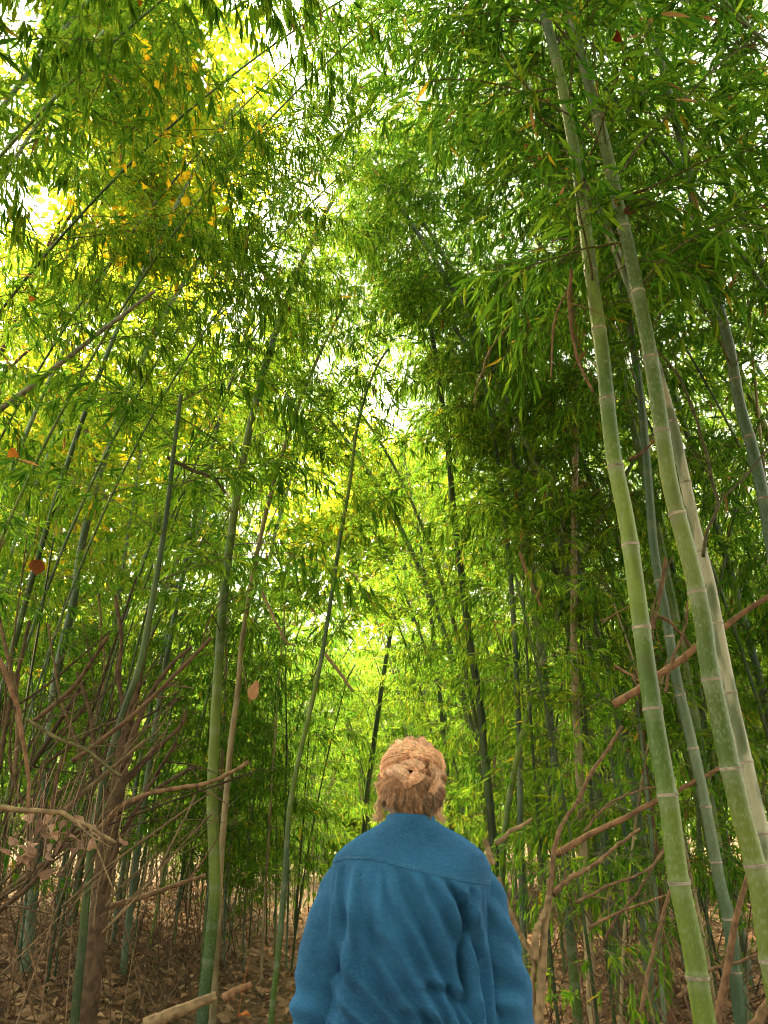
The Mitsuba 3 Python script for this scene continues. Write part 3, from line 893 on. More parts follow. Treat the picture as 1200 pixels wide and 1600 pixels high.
# ---------------------------------------------------------------- dead branches, poles and logs, followed through the photograph
def dead(label, y, pts, w, col=DRY, name='dead_branch', cat='dead branch', sides=9, knots=True, twigs=0, y2=None, group=None, seed=0, ground=False, wobble=0.010):
    """A dead branch of photo width w pixels from distance y to y2."""
    rng = np.random.default_rng(seed + int(pts[0][0]) + 7 * int(pts[0][1]))
    n = len(pts)
    ys = np.linspace(y, y if y2 is None else y2, n)
    p = np.array([at(a, b, q) for (a, b), q in zip(pts, ys)])
    if ground:
        p = to_ground(p)
    m = 8 + 7 * len(p)
    p = resample(p, m) + wobble * (np.stack([meshkit.fbm(np.stack([np.arange(m) * 0.22, np.zeros(m), np.full(m, pts[0][0] + 9 * e)], 1), 2, e) for e in range(3)], 1) - 0.5)
    r = 0.5 * w * np.mean(ys) * 0.93 / 1200 * (0.8 if w < 16 else 0.9)
    rad = r * np.linspace(1.12, 0.72, m) * (1 + 0.25 * (meshkit.fbm(np.stack([np.arange(m) * 0.3, np.zeros(m), np.full(m, pts[0][1] * 1.7)], 1), 2, 3) - 0.5) * knots)
    mb = MB()
    c = np.array(col) * rng.uniform(0.85, 1.15)
    mb.add(*tube(p, rad, sides), c)
    for k in range(twigs):
        q = int(rng.uniform(2, m - 2))
        dd = unit(p[q + 1] - p[q - 1]) + rng.normal(0, 0.55, 3)
        e = p[q] + unit(dd) * rng.uniform(0.08, 0.32)
        mb.add(*tube(resample([p[q], (p[q] + e) / 2 + rng.normal(0, 0.015, 3), e], 6), np.linspace(r * 0.45, r * 0.2, 6), 5), c * 0.9)
    v, f, cc = mb.get()
    return tag(obj(name, (v, f), 'wood_material', None, True, color=cc), label, cat, group)


RED, PALE, GREY = np.array([0.125, 0.068, 0.036]), np.array([0.165, 0.115, 0.062]), np.array([0.34, 0.34, 0.27])
dead('long brown dead pole leaning up behind the two thick culms at the right edge', 3.5, [(960, 1100), (1035, 1050), (1130, 980), (1215, 922)], 14, RED * 1.1, 'dead_pole', 'dead pole', twigs=0)
dead('straight reddish dead pole sloping up behind the bright green culm', 4.2, [(868, 1334), (940, 1295), (1025, 1252), (1125, 1200), (1170, 1176)], 11, RED * 1.2, 'dead_pole', 'dead pole')
key = thing('forked_dead_branch', 'pale forked dead branch standing just right of the person in blue', 'dead branch')


def fork(pts, w, y, name, ground=False, col=PALE):
    p = np.array([at(a, b, y) for a, b in pts])
    if ground:
        p = to_ground(p)
    m = 6 + 7 * len(p)
    p = resample(p, m) + 0.0015 * np.random.default_rng(w + int(pts[0][0])).normal(0, 1, (m, 3))
    rad = 0.5 * w * y * 0.93 / 1200 * 0.85 * np.linspace(1.1, 0.6, m) * (1 + 0.5 * (meshkit.fbm(np.stack([np.arange(m) * 0.35, np.zeros(m), np.full(m, pts[0][0] + w)], 1), 2, 3) - 0.5))
    v, f = tube(p, rad, 10)
    obj(name, (v, f), 'wood_material', key, True, color=np.broadcast_to(col, v.shape))


fork([(842, 1598), (848, 1500), (852, 1450), (858, 1398)], 20, 3.8, 'stem', True)
fork([(836, 1590), (834, 1505), (815, 1462), (797, 1425), (786, 1395), (778, 1370)], 14, 3.82, 'stem', True)
fork([(836, 1500), (838, 1455), (850, 1425), (857, 1402)], 11, 3.78, 'prong')
fork([(858, 1400), (863, 1360), (866, 1325), (880, 1285), (902, 1255)], 10, 3.8, 'prong', col=DRY)
fork([(902, 1255), (922, 1210), (945, 1178), (972, 1135)], 8, 3.8, 'prong', col=DRY)
fork([(863, 1396), (890, 1372), (920, 1357), (960, 1325), (1000, 1295)], 9, 3.8, 'prong', col=DRY * 1.2)
fork([(866, 1400), (880, 1380), (884, 1362)], 6, 3.8, 'prong', col=DRY)
dead('short broken pale stub beside the right shoulder of the person', 4.3, [(768, 1350), (762, 1325), (757, 1312)], 13, PALE, twigs=0)
dead('bent tan twig above the right shoulder of the person', 4.4, [(775, 1318), (795, 1302), (815, 1290), (832, 1280)], 9, PALE)
dead('short reddish dead pole leaning between the culms at the lower right edge', 3.4, [(1128, 1560), (1148, 1445), (1172, 1362), (1188, 1300)], 15, RED, 'dead_pole', 'dead pole', ground=True)
dead('thick dead branch lying across the bottom right corner', 3.0, [(1150, 1640), (1180, 1600), (1215, 1545)], 17, DRY)
dead('reddish brown dead trunk standing behind the bright green culm', 5.4, [(1036, 1470), (1024, 1340), (1010, 1220), (1000, 1130), (990, 1040)], 15, RED * 0.7, 'dead_bamboo', 'dead bamboo', ground=True)
dead('hanging reddish broken branch high beside the bright green culm', 2.7, [(893, 420), (890, 480), (897, 540), (912, 580), (926, 614)], 9, RED * 0.9, twigs=3)
dead('thin pale hanging twig left of the hanging broken branch', 2.8, [(890, 450), (868, 490), (862, 540), (861, 590)], 6, DRY * 1.3, twigs=2)
dead('arching pale twig over the right side of the path', 3.6, [(810, 495), (770, 540), (750, 590), (740, 630)], 5, DRY * 1.3, twigs=2)
dead('small bent tan stick hanging in the leaves right of the path', 5.0, [(812, 865), (825, 900), (838, 930), (851, 966)], 7, DRY * 1.5)
dead('dark forked twig crossing in front of the leaves at the right', 3.1, [(1098, 870), (1105, 830), (1120, 790), (1112, 745), (1090, 660), (1060, 590), (1025, 545)], 8, TWIG * 0.6, twigs=4)
dead('dark thin twig branching towards the right edge', 3.1, [(1120, 790), (1150, 760), (1172, 735), (1210, 690)], 6, TWIG * 0.6)
dead('long thin dark twig sweeping up to the top right corner', 2.4, [(972, 268), (1000, 225), (1060, 165), (1130, 95), (1210, 35)], 6, TWIG * 0.7, twigs=3)
dead('brown twig poking up between the two thick culms', 3.0, [(985, 720), (1010, 700), (1030, 680)], 7, RED * 0.7)
for q, pts in enumerate([[(1018, 1000), (1020, 960), (1035, 900), (1050, 870)], [(1040, 1080), (1050, 1030), (1070, 985), (1075, 940)], [(1025, 960), (1050, 975), (1085, 1015), (1100, 1030)], [(940, 970), (958, 962), (978, 950)],
                         [(960, 1040), (985, 1055), (1000, 1065)], [(1040, 870), (1032, 930), (1020, 985)], [(915, 1300), (945, 1260), (985, 1240), (1040, 1225)], [(900, 1410), (960, 1380), (1010, 1360), (1060, 1300)],
                         [(1000, 1580), (1020, 1490), (1045, 1400), (1070, 1330)], [(920, 1450), (980, 1420), (1040, 1400), (1090, 1390)], [(930, 1500), (960, 1440), (1000, 1390), (1060, 1280)], [(1060, 1560), (1100, 1520), (1160, 1500), (1210, 1480)]]):
    dead('thin dry twig among the culms on the right', 3.3 + 0.15 * (q % 6), pts, 5 + q % 3, DRY * (0.8 + 0.1 * (q % 5)), 'dry_twig', 'twig', 6, twigs=2, group='dry twigs among the culms on the right')
# left
dead('brown dead branch reaching in from the left edge above the dead leaves', 2.9, [(-20, 1262), (45, 1266), (90, 1270), (140, 1293), (182, 1318)], 10, PALE * 0.8, twigs=2)
dead('thin dark stick slanting down across the brown trunk', 3.1, [(40, 1125), (90, 1152), (130, 1170), (190, 1213)], 7, TWIG, twigs=2)
dead('dark branch with a yellowish broken end beside the brown trunk', 4.4, [(163, 1418), (205, 1407), (260, 1388), (322, 1368)], 10, DRY * 0.9, twigs=2)
dead('pale log lying in the leaf litter at the bottom left', 4.0, [(225, 1602), (285, 1578), (338, 1556)], 19, PALE * 0.9, 'log', 'log')
dead('small pinkish log end lying behind the pale log', 4.6, [(350, 1560), (372, 1548), (392, 1538)], 15, RED * 1.1, 'log', 'log')
dead('curved brown branch standing at the left edge', 2.9, [(-10, 1010), (15, 1070), (30, 1120), (42, 1190), (45, 1260)], 10, RED)
dead('small tan bent stick above the middle left undergrowth', 4.6, [(408, 918), (425, 960), (445, 1000), (460, 1008)], 6, PALE * 0.9)
dead('small tan straight stick hanging left of the path', 5.0, [(508, 1022), (530, 1050), (552, 1082)], 7, PALE)
dead('long tan branch arching right from the brown trunk', 3.9, [(150, 1300), (180, 1268), (212, 1248), (270, 1232), (330, 1222), (388, 1190)], 10, DRY * 1.3, twigs=4)
dead('pale grey dead culm leaning through the leaves at the upper left', 4.3, [(-20, 655), (60, 595), (150, 523), (242, 455)], 13, GREY * 0.6, 'dead_pole', 'dead pole', knots=False)
dead('dark crooked twig with clinging leaves left of the middle', 4.5, [(262, 715), (300, 735), (330, 745), (352, 770)], 9, TWIG * 0.5, twigs=3)
rng = np.random.default_rng(41)
for q in range(64):
    x0, y0 = rng.uniform(-50, 170), rng.uniform(1120, 1480)
    ang, ln = rng.normal(1.12, 0.36), rng.uniform(90, 300)
    bend = rng.normal(0, 10)
    x1, y1 = x0 + ln * math.cos(ang), y0 - ln * math.sin(ang)
    pts = [(x0, y0), (x0 * .65 + x1 * .35 + bend, y0 * .65 + y1 * .35), (x0 * .3 + x1 * .7 + bend * .6, y0 * .3 + y1 * .7), (x1, y1)]
    dead('brown dead stick in the tangle of sticks on the left', rng.uniform(3.2, 5.2), pts, rng.uniform(2.5, 6) if q % 5 else 10, (PALE * 0.55 if q % 3 else DRY * 0.5) * rng.uniform(0.4, 1.25), 'dead_stick', 'stick', 7, twigs=6, group='dead sticks tangled on the left', seed=q, wobble=0.005)


def dead_leaf(label, y, px, py, size, col, group=None, seed=0, w=0.6):
    rng = np.random.default_rng(seed)
    s = 0.8 * size * y * 0.93 / 1200
    a, b = np.meshgrid(np.linspace(0, 1, 9), np.linspace(-1, 1, 7), indexing='ij')
    prof = np.sin(np.pi * np.clip(a * 0.97 + 0.015, 0, 1)**rng.uniform(0.7, 1.1))**0.85 * w / 2
    curl = rng.uniform(0.3, 0.9)
    v = np.stack([a - 0.5, b * prof, curl * (b * prof)**2 * 2.5 + 0.8 * rng.normal() * (a - 0.5)**2 + 0.05 * np.sin(a * 9 + 3 * b) + 0.14 * (meshkit.fbm(np.stack([a * 4, b * 3, a * 0 + seed], -1), 2, 4) - 0.5)], -1).reshape(-1, 3) * s
    i, j = np.meshgrid(np.arange(8), np.arange(6), indexing='ij')
    f = np.stack([i * 7 + j, i * 7 + j + 1, (i + 1) * 7 + j + 1, (i + 1) * 7 + j], -1).reshape(-1, 4)
    R = trimesh.transformations.random_rotation_matrix(rng.random(3))[:3, :3]
    v = v @ R.T + at(px, py, y)
    f = np.vstack([f[:, :3], f[:, [0, 2, 3]]])
    end = v[:7].mean(0)
    stalk, sf = tube(resample([end, end + unit(end - v.mean(0)) * 0.3 * s + [0, 0, 0.15 * s], end + [rng.normal(0, 0.03), rng.normal(0, 0.03), 0.5 * s + 0.16]], 8), 0.0013, 4, False)
    v, f = np.vstack([v, stalk]), np.vstack([f, sf + len(v)])
    return tag(obj('dead_leaf', (v, f), 'leaf_material' if col[0] > 0.5 else 'dry_leaf_material', None, True, color=np.broadcast_to(col, v.shape)), label, 'leaf', group)


dead_leaf('curled brown dead leaf hanging left of the path, above the light green culm', 3.8, 398, 1078, 42, (0.30, 0.17, 0.09), seed=3)
dead_leaf('dark orange dead leaf caught in the twigs at the left edge', 3.0, 60, 880, 44, (0.13, 0.05, 0.018), seed=4, w=0.8)
dead_leaf('orange leaf at the far left, half way up', 3.4, 22, 708, 34, (0.341, 0.124, 0.019), seed=5, w=0.8)
dead_leaf('dark red round leaf hanging high above the right culms', 2.6, 962, 58, 32, (0.14, 0.03, 0.012), seed=6, w=0.95)
dead_leaf('red orange leaf at the top edge on the left', 2.6, 220, 6, 24, (0.341, 0.081, 0.012), seed=7, w=0.8)
dead_leaf('brown curled leaf stuck to the olive green culm', 2.6, 966, 312, 34, (0.20, 0.10, 0.06), seed=8)
dead_leaf('dark drooping dead leaf beside the brown curled leaf', 2.62, 978, 330, 28, (0.09, 0.045, 0.03), seed=9)
dead_leaf('small orange leaf in the green leaves at the upper left', 3.4, 48, 466, 24, (0.341, 0.149, 0.019), seed=10, w=0.8)
dead_leaf('orange brown leaf lying on the litter at the bottom, by the pale log', 3.6, 383, 1580, 32, (0.248, 0.093, 0.031), seed=11, w=0.7)
rng = np.random.default_rng(43)
for q in range(34):
    dead_leaf('pinkish grey dead leaf in the clump caught under the branch at the left edge', 3.0 + 0.1 * rng.random(), 78 + rng.normal(0, 48), 1318 + rng.normal(0, 26), rng.uniform(18, 36),
              np.array([0.30, 0.20, 0.15]) * rng.uniform(0.35, 1.2), 'dead leaves clumped at the left edge', seed=100 + q)
for q in range(36):
    dead_leaf('yellow leaf among the green leaves at the upper left', rng.uniform(3.2, 4.6), 265 + rng.normal(0, 1) * 60, 215 + rng.normal(0, 70), rng.uniform(18, 34),
              np.array([0.85, 0.56, 0.02]) * rng.uniform(0.7, 1.1), 'yellow leaves at the upper left', seed=200 + q, w=0.75)

# ---------------------------------------------------------------- the person in the blue shirt, seen from behind
def denim(p, n, uv):
    a = fbm(p.x * 9, p.y * 9, p.z * 9, 3)
    b = fbm(p.x * 330, p.y * 330, p.z * 330, 2)
    s = noise(p.x * 70, p.y * 70, p.z * 260)
    col = mix([0.005, 0.040, 0.100], [0.011, 0.068, 0.160], smoothstep(0.25, 0.75, a))
    col = mix(col, [0.05, 0.17, 0.31], smoothstep(0.40, 0.78, b) * 0.17 + 0.08 * s)
    return col


def denim_relief(p, n, uv):
    return 0.0009 * fbm(p.x * 380, p.y * 380, p.z * 380, 2) + 0.0018 * fbm(p.x * 42, p.y * 42, p.z * 26, 3)


def hair_colour(p, n, uv):
    return unpack(uv) * (0.55 + 0.55 * noise(p.x * 240, p.y * 240, p.z * 240))


def skin(p, n, uv):
    return mix([0.45, 0.22, 0.15], [0.56, 0.30, 0.22], fbm(p.x * 50, p.y * 50, p.z * 50, 2))


scene['denim_material'] = {'type': 'twosided', 'bsdf': {'type': 'bumpmap', 'relief': proc(denim_relief, 4e-4), 'scale': 1.0,
                           'bsdf': {'type': 'principled', 'base_color': proc(denim), 'roughness': 0.9, 'specular': 0.2, 'sheen': 0.08}}}
scene['hair_material'] = {'type': 'twosided', 'bsdf': {'type': 'principled', 'base_color': proc(hair_colour), 'roughness': 0.42, 'specular': 0.5}}
scene['skin_material'] = {'type': 'twosided', 'bsdf': {'type': 'principled', 'base_color': proc(skin), 'roughness': 0.55, 'specular': 0.4}}
scene['eye_material'] = {'type': 'twosided', 'bsdf': {'type': 'principled', 'base_color': {'type': 'rgb', 'value': [0.6, 0.58, 0.55]}, 'roughness': 0.2}}
scene['trouser_material'] = {'type': 'twosided', 'bsdf': {'type': 'principled', 'base_color': {'type': 'rgb', 'value': [0.035, 0.035, 0.042]}, 'roughness': 0.9}}
scene['shoe_material'] = {'type': 'twosided', 'bsdf': {'type': 'principled', 'base_color': {'type': 'rgb', 'value': [0.10, 0.07, 0.05]}, 'roughness': 0.7}}

PX, PY = 0.062, 2.0                         # where the person stands
PZ = float(height(PX, PY))
M = T().translate([PX, PY, 0])


def world(v):
    return np.asarray(v) + [PX, PY, 0]


def bone(a, b, ra, rb, n=16):
    s = []
    for c, r in ((a, ra), (b, rb)):
        r = np.broadcast_to(r, 3)
        s.append(m3.Manifold.sphere(1.0, n).scale(tuple(map(float, r))).translate(tuple(map(float, c))))
    return m3.Manifold.batch_hull(s)


def soft(man, step, rounds=12):
    m = man.refine_to_length(step).to_mesh()
    t = trimesh.Trimesh(m.vert_properties[:, :3], m.tri_verts, process=True)
    trimesh.smoothing.filter_taubin(t, iterations=rounds)
    return t


ST = 1.655                                   # how tall she stands over z = 0
ground_z = PZ
person = thing('person', 'person with twisted up blond hair in a loose blue denim shirt, seen from behind', 'person')
# one continuous body: head, neck, trunk, arms, hands, legs
HC = np.array([0.008, 0.012, 1.553])
parts = [bone(HC + [0, -0.012, 0.018], HC + [0, 0.018, 0.012], (0.072, 0.080, 0.088), (0.068, 0.074, 0.084), 32),
         bone(HC + [0, 0.045, -0.035], HC + [0, 0.058, -0.088], (0.055, 0.04, 0.05), (0.026, 0.02, 0.02), 24),          # face down to the chin
         bone(HC + [0, 0.088, 0.008], HC + [0, 0.106, -0.028], 0.008, 0.012),                                           # nose
         bone(HC + [-0.014, 0.086, -0.056], HC + [0.014, 0.086, -0.056], 0.010, 0.010), bone(HC + [-0.03, 0.078, 0.026], HC + [0.03, 0.078, 0.026], 0.012, 0.012),
         bone((0.004, -0.002, 1.53), (0.0, -0.018, 1.39), 0.052, 0.058, 24),
         bone((-0.05, -0.005, 1.38), (0.05, -0.005, 1.38), (0.08, 0.07, 0.05), (0.08, 0.07, 0.05)),
         bone((-0.125, -0.005, 1.345), (0.125, -0.005, 1.345), 0.045, 0.045), bone((-0.07, 0.0, 1.27), (0.07, 0.0, 1.27), (0.07, 0.095, 0.09), (0.07, 0.095, 0.09)),
         bone((-0.05, 0, 1.2), (0.05, 0, 1.02), (0.08, 0.09, 0.1), (0.075, 0.085, 0.1)), bone((-0.075, 0.0, 0.90), (0.075, 0.0, 0.90), (0.085, 0.10, 0.10), (0.085, 0.10, 0.10)),
         bone((0, 0, 1.05), (0, 0, 0.9), (0.12, 0.085, 0.08), (0.13, 0.09, 0.08))]
for s in (-1, 1):
    ear = bone(HC + [s * 0.073, 0.002, 0.012], HC + [s * 0.074, 0.006, -0.024], (0.007, 0.018, 0.020), (0.006, 0.010, 0.012))
    sh, el, wr = np.array([s * 0.150, -0.005, 1.335]), np.array([s * 0.205, 0.0, 1.065]), np.array([s * 0.212, 0.07, 0.83])
    parts += [ear, bone(sh, el, 0.044, 0.036), bone(el, wr, 0.036, 0.024)]
    pd = unit(wr - el)
    palm = wr + pd * 0.075
    inward = np.array([-s, 0, 0.0])
    fwd = unit(np.cross(pd, inward) * s)
    fwd = fwd * np.sign(fwd[1])
    parts.append(bone(wr + pd * 0.012, palm, (0.014, 0.026, 0.02), (0.013, 0.036, 0.022)))
    for k, (off, ln) in enumerate(((0.029, 0.068), (0.010, 0.077), (-0.009, 0.072), (-0.027, 0.056))):
        a = palm + fwd * off + pd * 0.012
        b = a + pd * ln * 0.45 + inward * 0.006
        c = b + unit(pd + inward * 0.55) * ln * 0.33
        d = c + unit(pd + inward * 1.2) * ln * 0.25
        parts += [bone(a - pd * 0.02, b, 0.0088, 0.0082, 10), bone(b, c, 0.0082, 0.0076, 10), bone(c, d, 0.0076, 0.0066, 10)]
    a = wr + pd * 0.028 + fwd * 0.018
    b = a + unit(pd + fwd * 0.9 + inward * 0.3) * 0.040
    c = b + unit(pd + fwd * 0.25 + inward * 0.3) * 0.030
    parts += [bone(a, b, 0.012, 0.0098, 10), bone(b, c, 0.0098, 0.008, 10)]
    hip, kn, an = np.array([s * 0.085, 0, 0.86]), np.array([s * 0.088, 0.03 * s + 0.02, 0.49]), np.array([s * 0.090, 0.10 * s - 0.02, ground_z + 0.09])
    parts += [bone(hip, kn, 0.085, 0.055), bone(kn, an, 0.055, 0.036), bone(an - [0, 0, 0.05], an + [0, 0.14, -0.06], 0.035, 0.026)]
body = soft(m3.Manifold.batch_boolean(parts, m3.OpType.Add), 0.009, 10)
obj('body', (world(body.vertices), body.faces), 'skin_material', person, True)
for s in (-1, 1):
    e = trimesh.creation.icosphere(2, 0.0115)
    obj('eye', (world(e.vertices + HC + [s * 0.030, 0.0755, 0.010]), e.faces), 'eye_material', person, True)
# trousers and shoes
legs = [bone((-0.08, 0, 0.93), (0.08, 0, 0.93), (0.10, 0.115, 0.10), (0.10, 0.115, 0.10))]
for s in (-1, 1):
    hip, kn, an = np.array([s * 0.088, 0, 0.86]), np.array([s * 0.092, 0.03 * s + 0.02, 0.49]), np.array([s * 0.094, 0.10 * s - 0.02, ground_z + 0.10])
    legs += [bone(hip, kn, 0.105, 0.078), bone(kn, an, 0.078, 0.066)]
    sh_ = soft(m3.Manifold.batch_boolean([bone(an + [0, -0.01, -0.03], an + [0, 0.0, -0.055], 0.045, 0.045), bone(an + [0, -0.03, -0.06], an + [0, 0.16, -0.065], 0.042, 0.036)], m3.OpType.Add), 0.012, 6)
    obj('shoe', (world(sh_.vertices), sh_.faces), 'shoe_material', person, True)
t_ = soft(m3.Manifold.batch_boolean(legs, m3.OpType.Add), 0.015, 10)
t_.vertices += 0.006 * (meshkit.fbm(t_.vertices * [12, 12, 5], 3, 5)[:, None] - 0.5) * t_.vertex_normals
obj('trousers', (world(t_.vertices), t_.faces), 'trouser_material', person, True)

# the shirt: trunk, yoke, sleeves, collar
ZS = np.array([0.74, 0.90, 1.06, 1.18, 1.25, 1.30, 1.340, 1.375, 1.400, 1.420, 1.438, 1.450, 1.462, 1.475])
WS = np.array([0.215, 0.206, 0.195, 0.188, 0.188, 0.190, 0.190, 0.187, 0.175, 0.153, 0.126, 0.104, 0.080, 0.060])
DS = np.array([0.150, 0.145, 0.136, 0.128, 0.124, 0.120, 0.113, 0.104, 0.096, 0.089, 0.081, 0.075, 0.069, 0.060])
YO = np.array([0.0, 0.0, 0.0, 0.0, -0.004, -0.008, -0.010, -0.010, -0.009, -0.008, -0.008, -0.009, -0.010, -0.011])


def crease(x, z, pts, width, depth, sharp=1.0):
    """A fold along a line on the back: a soft ridge on one side, a sharper valley on the other."""
    pts = np.asarray(pts, float)
    best, sd = np.full(x.shape, 1e9), np.zeros(x.shape)
    fade = np.zeros(x.shape)
    for k in range(len(pts) - 1):
        a, b = pts[k], pts[k + 1]
        ab = b - a
        t = np.clip(((x - a[0]) * ab[0] + (z - a[1]) * ab[1]) / (ab @ ab), 0, 1)
        dx, dz = x - a[0] - ab[0] * t, z - a[1] - ab[1] * t
        dist = np.hypot(dx, dz)
        s = np.sign(ab[0] * dz - ab[1] * dx)
        k_ = dist < best
        best = np.where(k_, dist, best)
        sd = np.where(k_, s * dist, sd)
        fade = np.where(k_, (k + t) / (len(pts) - 1), fade)
    env = np.sin(np.pi * np.clip(0.08 + 0.9 * fade, 0, 1))**0.6
    q = sd / width
    return depth * env * (-np.exp(-(q * 1.6)**2) * sharp + 0.75 * np.exp(-((q - 1.15) / 0.8)**2))


def px_xz(px, py):
    """Where a photo pixel falls on the plane of her back: (x, z) about her own axis."""
    p = at(px, py, PY - 0.12)
    return p[0] - PX, p[2]


FOLDS = [([(697, 1372), (716, 1405), (730, 1450), (742, 1500)], 0.013, 0.014, 1.2), ([(660, 1362), (690, 1420), (716, 1480), (735, 1545)], 0.016, 0.008, 1.0), ([(620, 1352), (655, 1430), (690, 1500), (722, 1570)], 0.022, 0.007, 1.0),
         ([(570, 1395), (580, 1460), (615, 1540), (650, 1610)], 0.024, 0.008, 1.0), ([(538, 1360), (534, 1430), (522, 1520), (512, 1620)], 0.020, 0.010, 1.0), ([(505, 1410), (498, 1480), (490, 1550), (487, 1620)], 0.012, 0.012, 1.2),
         ([(672, 1545), (700, 1552), (726, 1572), (740, 1600)], 0.014, 0.008, 1.0), ([(640, 1585), (680, 1600), (720, 1640)], 0.016, 0.007, 1.0), ([(600, 1352), (603, 1390), (612, 1440)], 0.010, 0.004, 1.0), ([(640, 1358), (650, 1395), (668, 1440)], 0.009, 0.004, 1.0),
         ([(735, 1395), (725, 1440), (722, 1500), (730, 1600)], 0.011, 0.013, 1.2), ([(588, 1480), (600, 1560), (640, 1660)], 0.020, 0.006, 1.0)]
YOKE_PX = [(505, 1352), (535, 1343), (570, 1343), (600, 1348), (640, 1358), (680, 1367), (715, 1376), (745, 1382), (765, 1385)]
YOKE = np.array([px_xz(*p) for p in YOKE_PX])


def yoke_z(x):
    return np.interp(x, YOKE[:, 0], YOKE[:, 1])


def trunk_point(ang, z, lift=0.0):
    """The shirt's surface: ang runs from 0 (right side) over the front (pi/2) to the back (3pi/2)."""
    w_, d_, o_ = np.interp(z, ZS, WS), np.interp(z, ZS, DS), np.interp(z, ZS, YO)
    c, s = np.cos(ang), np.sin(ang)
    e = 0.86
    x = w_ * np.sign(c) * np.abs(c)**e
    y = o_ + d_ * np.sign(s) * np.abs(s)**e
    n = unit(np.stack([x / w_**2, (y - o_) / d_**2, 0 * x + 0.12 * np.clip((z - 1.33) / 0.13, 0, 1) / 0.1], -1))
    fall = np.clip((1.45 - z) / 0.08, 0, 1)
    disp = 0.010 * (meshkit.fbm(np.stack([ang * 2.2, ang * 0, z * 3.0], -1), 3, 3) - 0.5) * fall
    back = np.clip(-s * 2.0, 0, 1)
    under = np.clip((yoke_z(x) - z) / 0.02, 0, 1)
    for pts, wd, dp, sh in FOLDS:
        disp = disp + crease(x, z, [px_xz(*p) for p in pts], wd * 1.15, dp * 1.7, sh) * back * under
    foc = np.array(px_xz(800, 1800))
    fan = np.arctan2(foc[0] - x, z - foc[1])
    wv = fan * 8 + 1.3 * meshkit.fbm(np.stack([x * 7, z * 3.5, 0 * x], -1), 2, 21)
    rid = 1 - 2 * np.abs(wv - np.floor(wv) - 0.42) / np.where(wv - np.floor(wv) < 0.42, 0.84, 1.16)
    rid = np.clip(rid, 0, 1)
    rid = rid * rid * (3 - 2 * rid)
    disp = disp + (rid - 0.45) * back * np.clip((yoke_z(x) - z) / 0.22, 0, 1) * 0.025 * (0.05 + 1.3 * meshkit.fbm(np.stack([x * 9, z * 5, 0 * x + 4], -1), 2, 30))
    disp = disp + 0.0022 * np.sin(ang * 34 + 4 * meshkit.fbm(np.stack([ang * 3, ang * 0, z * 5], -1), 2, 8)) * np.clip((yoke_z(x) - z) / 0.03, 0, 1) * np.clip((1.12 - (yoke_z(x) - z) * 4), 0, 1) * back
    sp = np.stack([x, y, z + 0 * x], -1)
    blades = 0.010 * np.exp(-((np.abs(x) - 0.085) / 0.05)**2 - ((z - 1.27) / 0.08)**2) * back
    return sp + n * (disp + blades + lift)[..., None], n


def sheet(ang, z, lift=0.0):
    A, Z = np.meshgrid(ang, z)
    p, n = trunk_point(A, Z, lift)
    return p, n


def quads(nr, nc, wrap=False):
    i, j = np.meshgrid(np.arange(nr - 1), np.arange(nc if wrap else nc - 1), indexing='ij')
    j2 = (j + 1) % nc
    return np.stack([i * nc + j, i * nc + j2, (i + 1) * nc + j2, (i + 1) * nc + j], -1).reshape(-1, 4)


def shell(p, thick, n):
    """A cloth patch (rows x cols) with an edge all round."""
    nr, nc = p.shape[:2]
    q = p - n * thick
    o = nr * nc
    f = quads(nr, nc)
    rim = np.concatenate([np.arange(nc), np.arange(1, nr) * nc + nc - 1, (nr - 1) * nc + np.arange(nc - 2, -1, -1), np.arange(nr - 2, 0, -1) * nc])
    r2 = np.roll(rim, -1)
    return np.vstack([p.reshape(-1, 3), q.reshape(-1, 3)]), np.vstack([f, f[:, ::-1] + o, np.stack([rim, rim + o, r2 + o, r2], 1)])


ang = np.linspace(0, 2 * np.pi, 420, endpoint=False)
zz = np.concatenate([np.linspace(0.74, 1.0, 60, endpoint=False), np.linspace(1.0, 1.475, 220)])
p, n = sheet(ang, zz)
shirt = obj('shirt', (world(p.reshape(-1, 3)), quads(len(zz), len(ang), True)), 'denim_material', person, True)
labels[shirt] = {'label': 'loose blue denim shirt with a yoke seam across the back'}
# the yoke: a second layer over the shoulders, its lower edge sagging to the right
ya = np.linspace(np.pi * 0.93, np.pi * 2.07, 260)
rows = []
for u in np.linspace(0, 1, 46):
    q0, _ = trunk_point(ya, np.full_like(ya, 1.33))
    lo = yoke_z(q0[:, 0])
    rows.append(lo + (1.472 - lo) * u)
Zy = np.array(rows)
py_, ny_ = trunk_point(np.broadcast_to(ya, Zy.shape), Zy, 0.0019)
v, f = shell(py_, 0.0018, ny_)
obj('yoke', (world(v), f), 'denim_material', shirt, 50)
# stitches along the yoke seam
mb = MB()
for row, lift in ((1, 0.0), (3, 0.0)):
    line = py_[row] + ny_[row] * 0.0006
    for k in range(4, 255, 2):
        a, b = line[k], line[k] * 0.35 + line[k + 1] * 0.65
        v, f = stick_mesh(a[None], b[None], 0.00045, 0.00045)
        mb.add(v, f, (0.10, 0.20, 0.30))
v, f, c = mb.get()
obj('stitching', (world(v), f), 'wood_material', shirt, color=c)
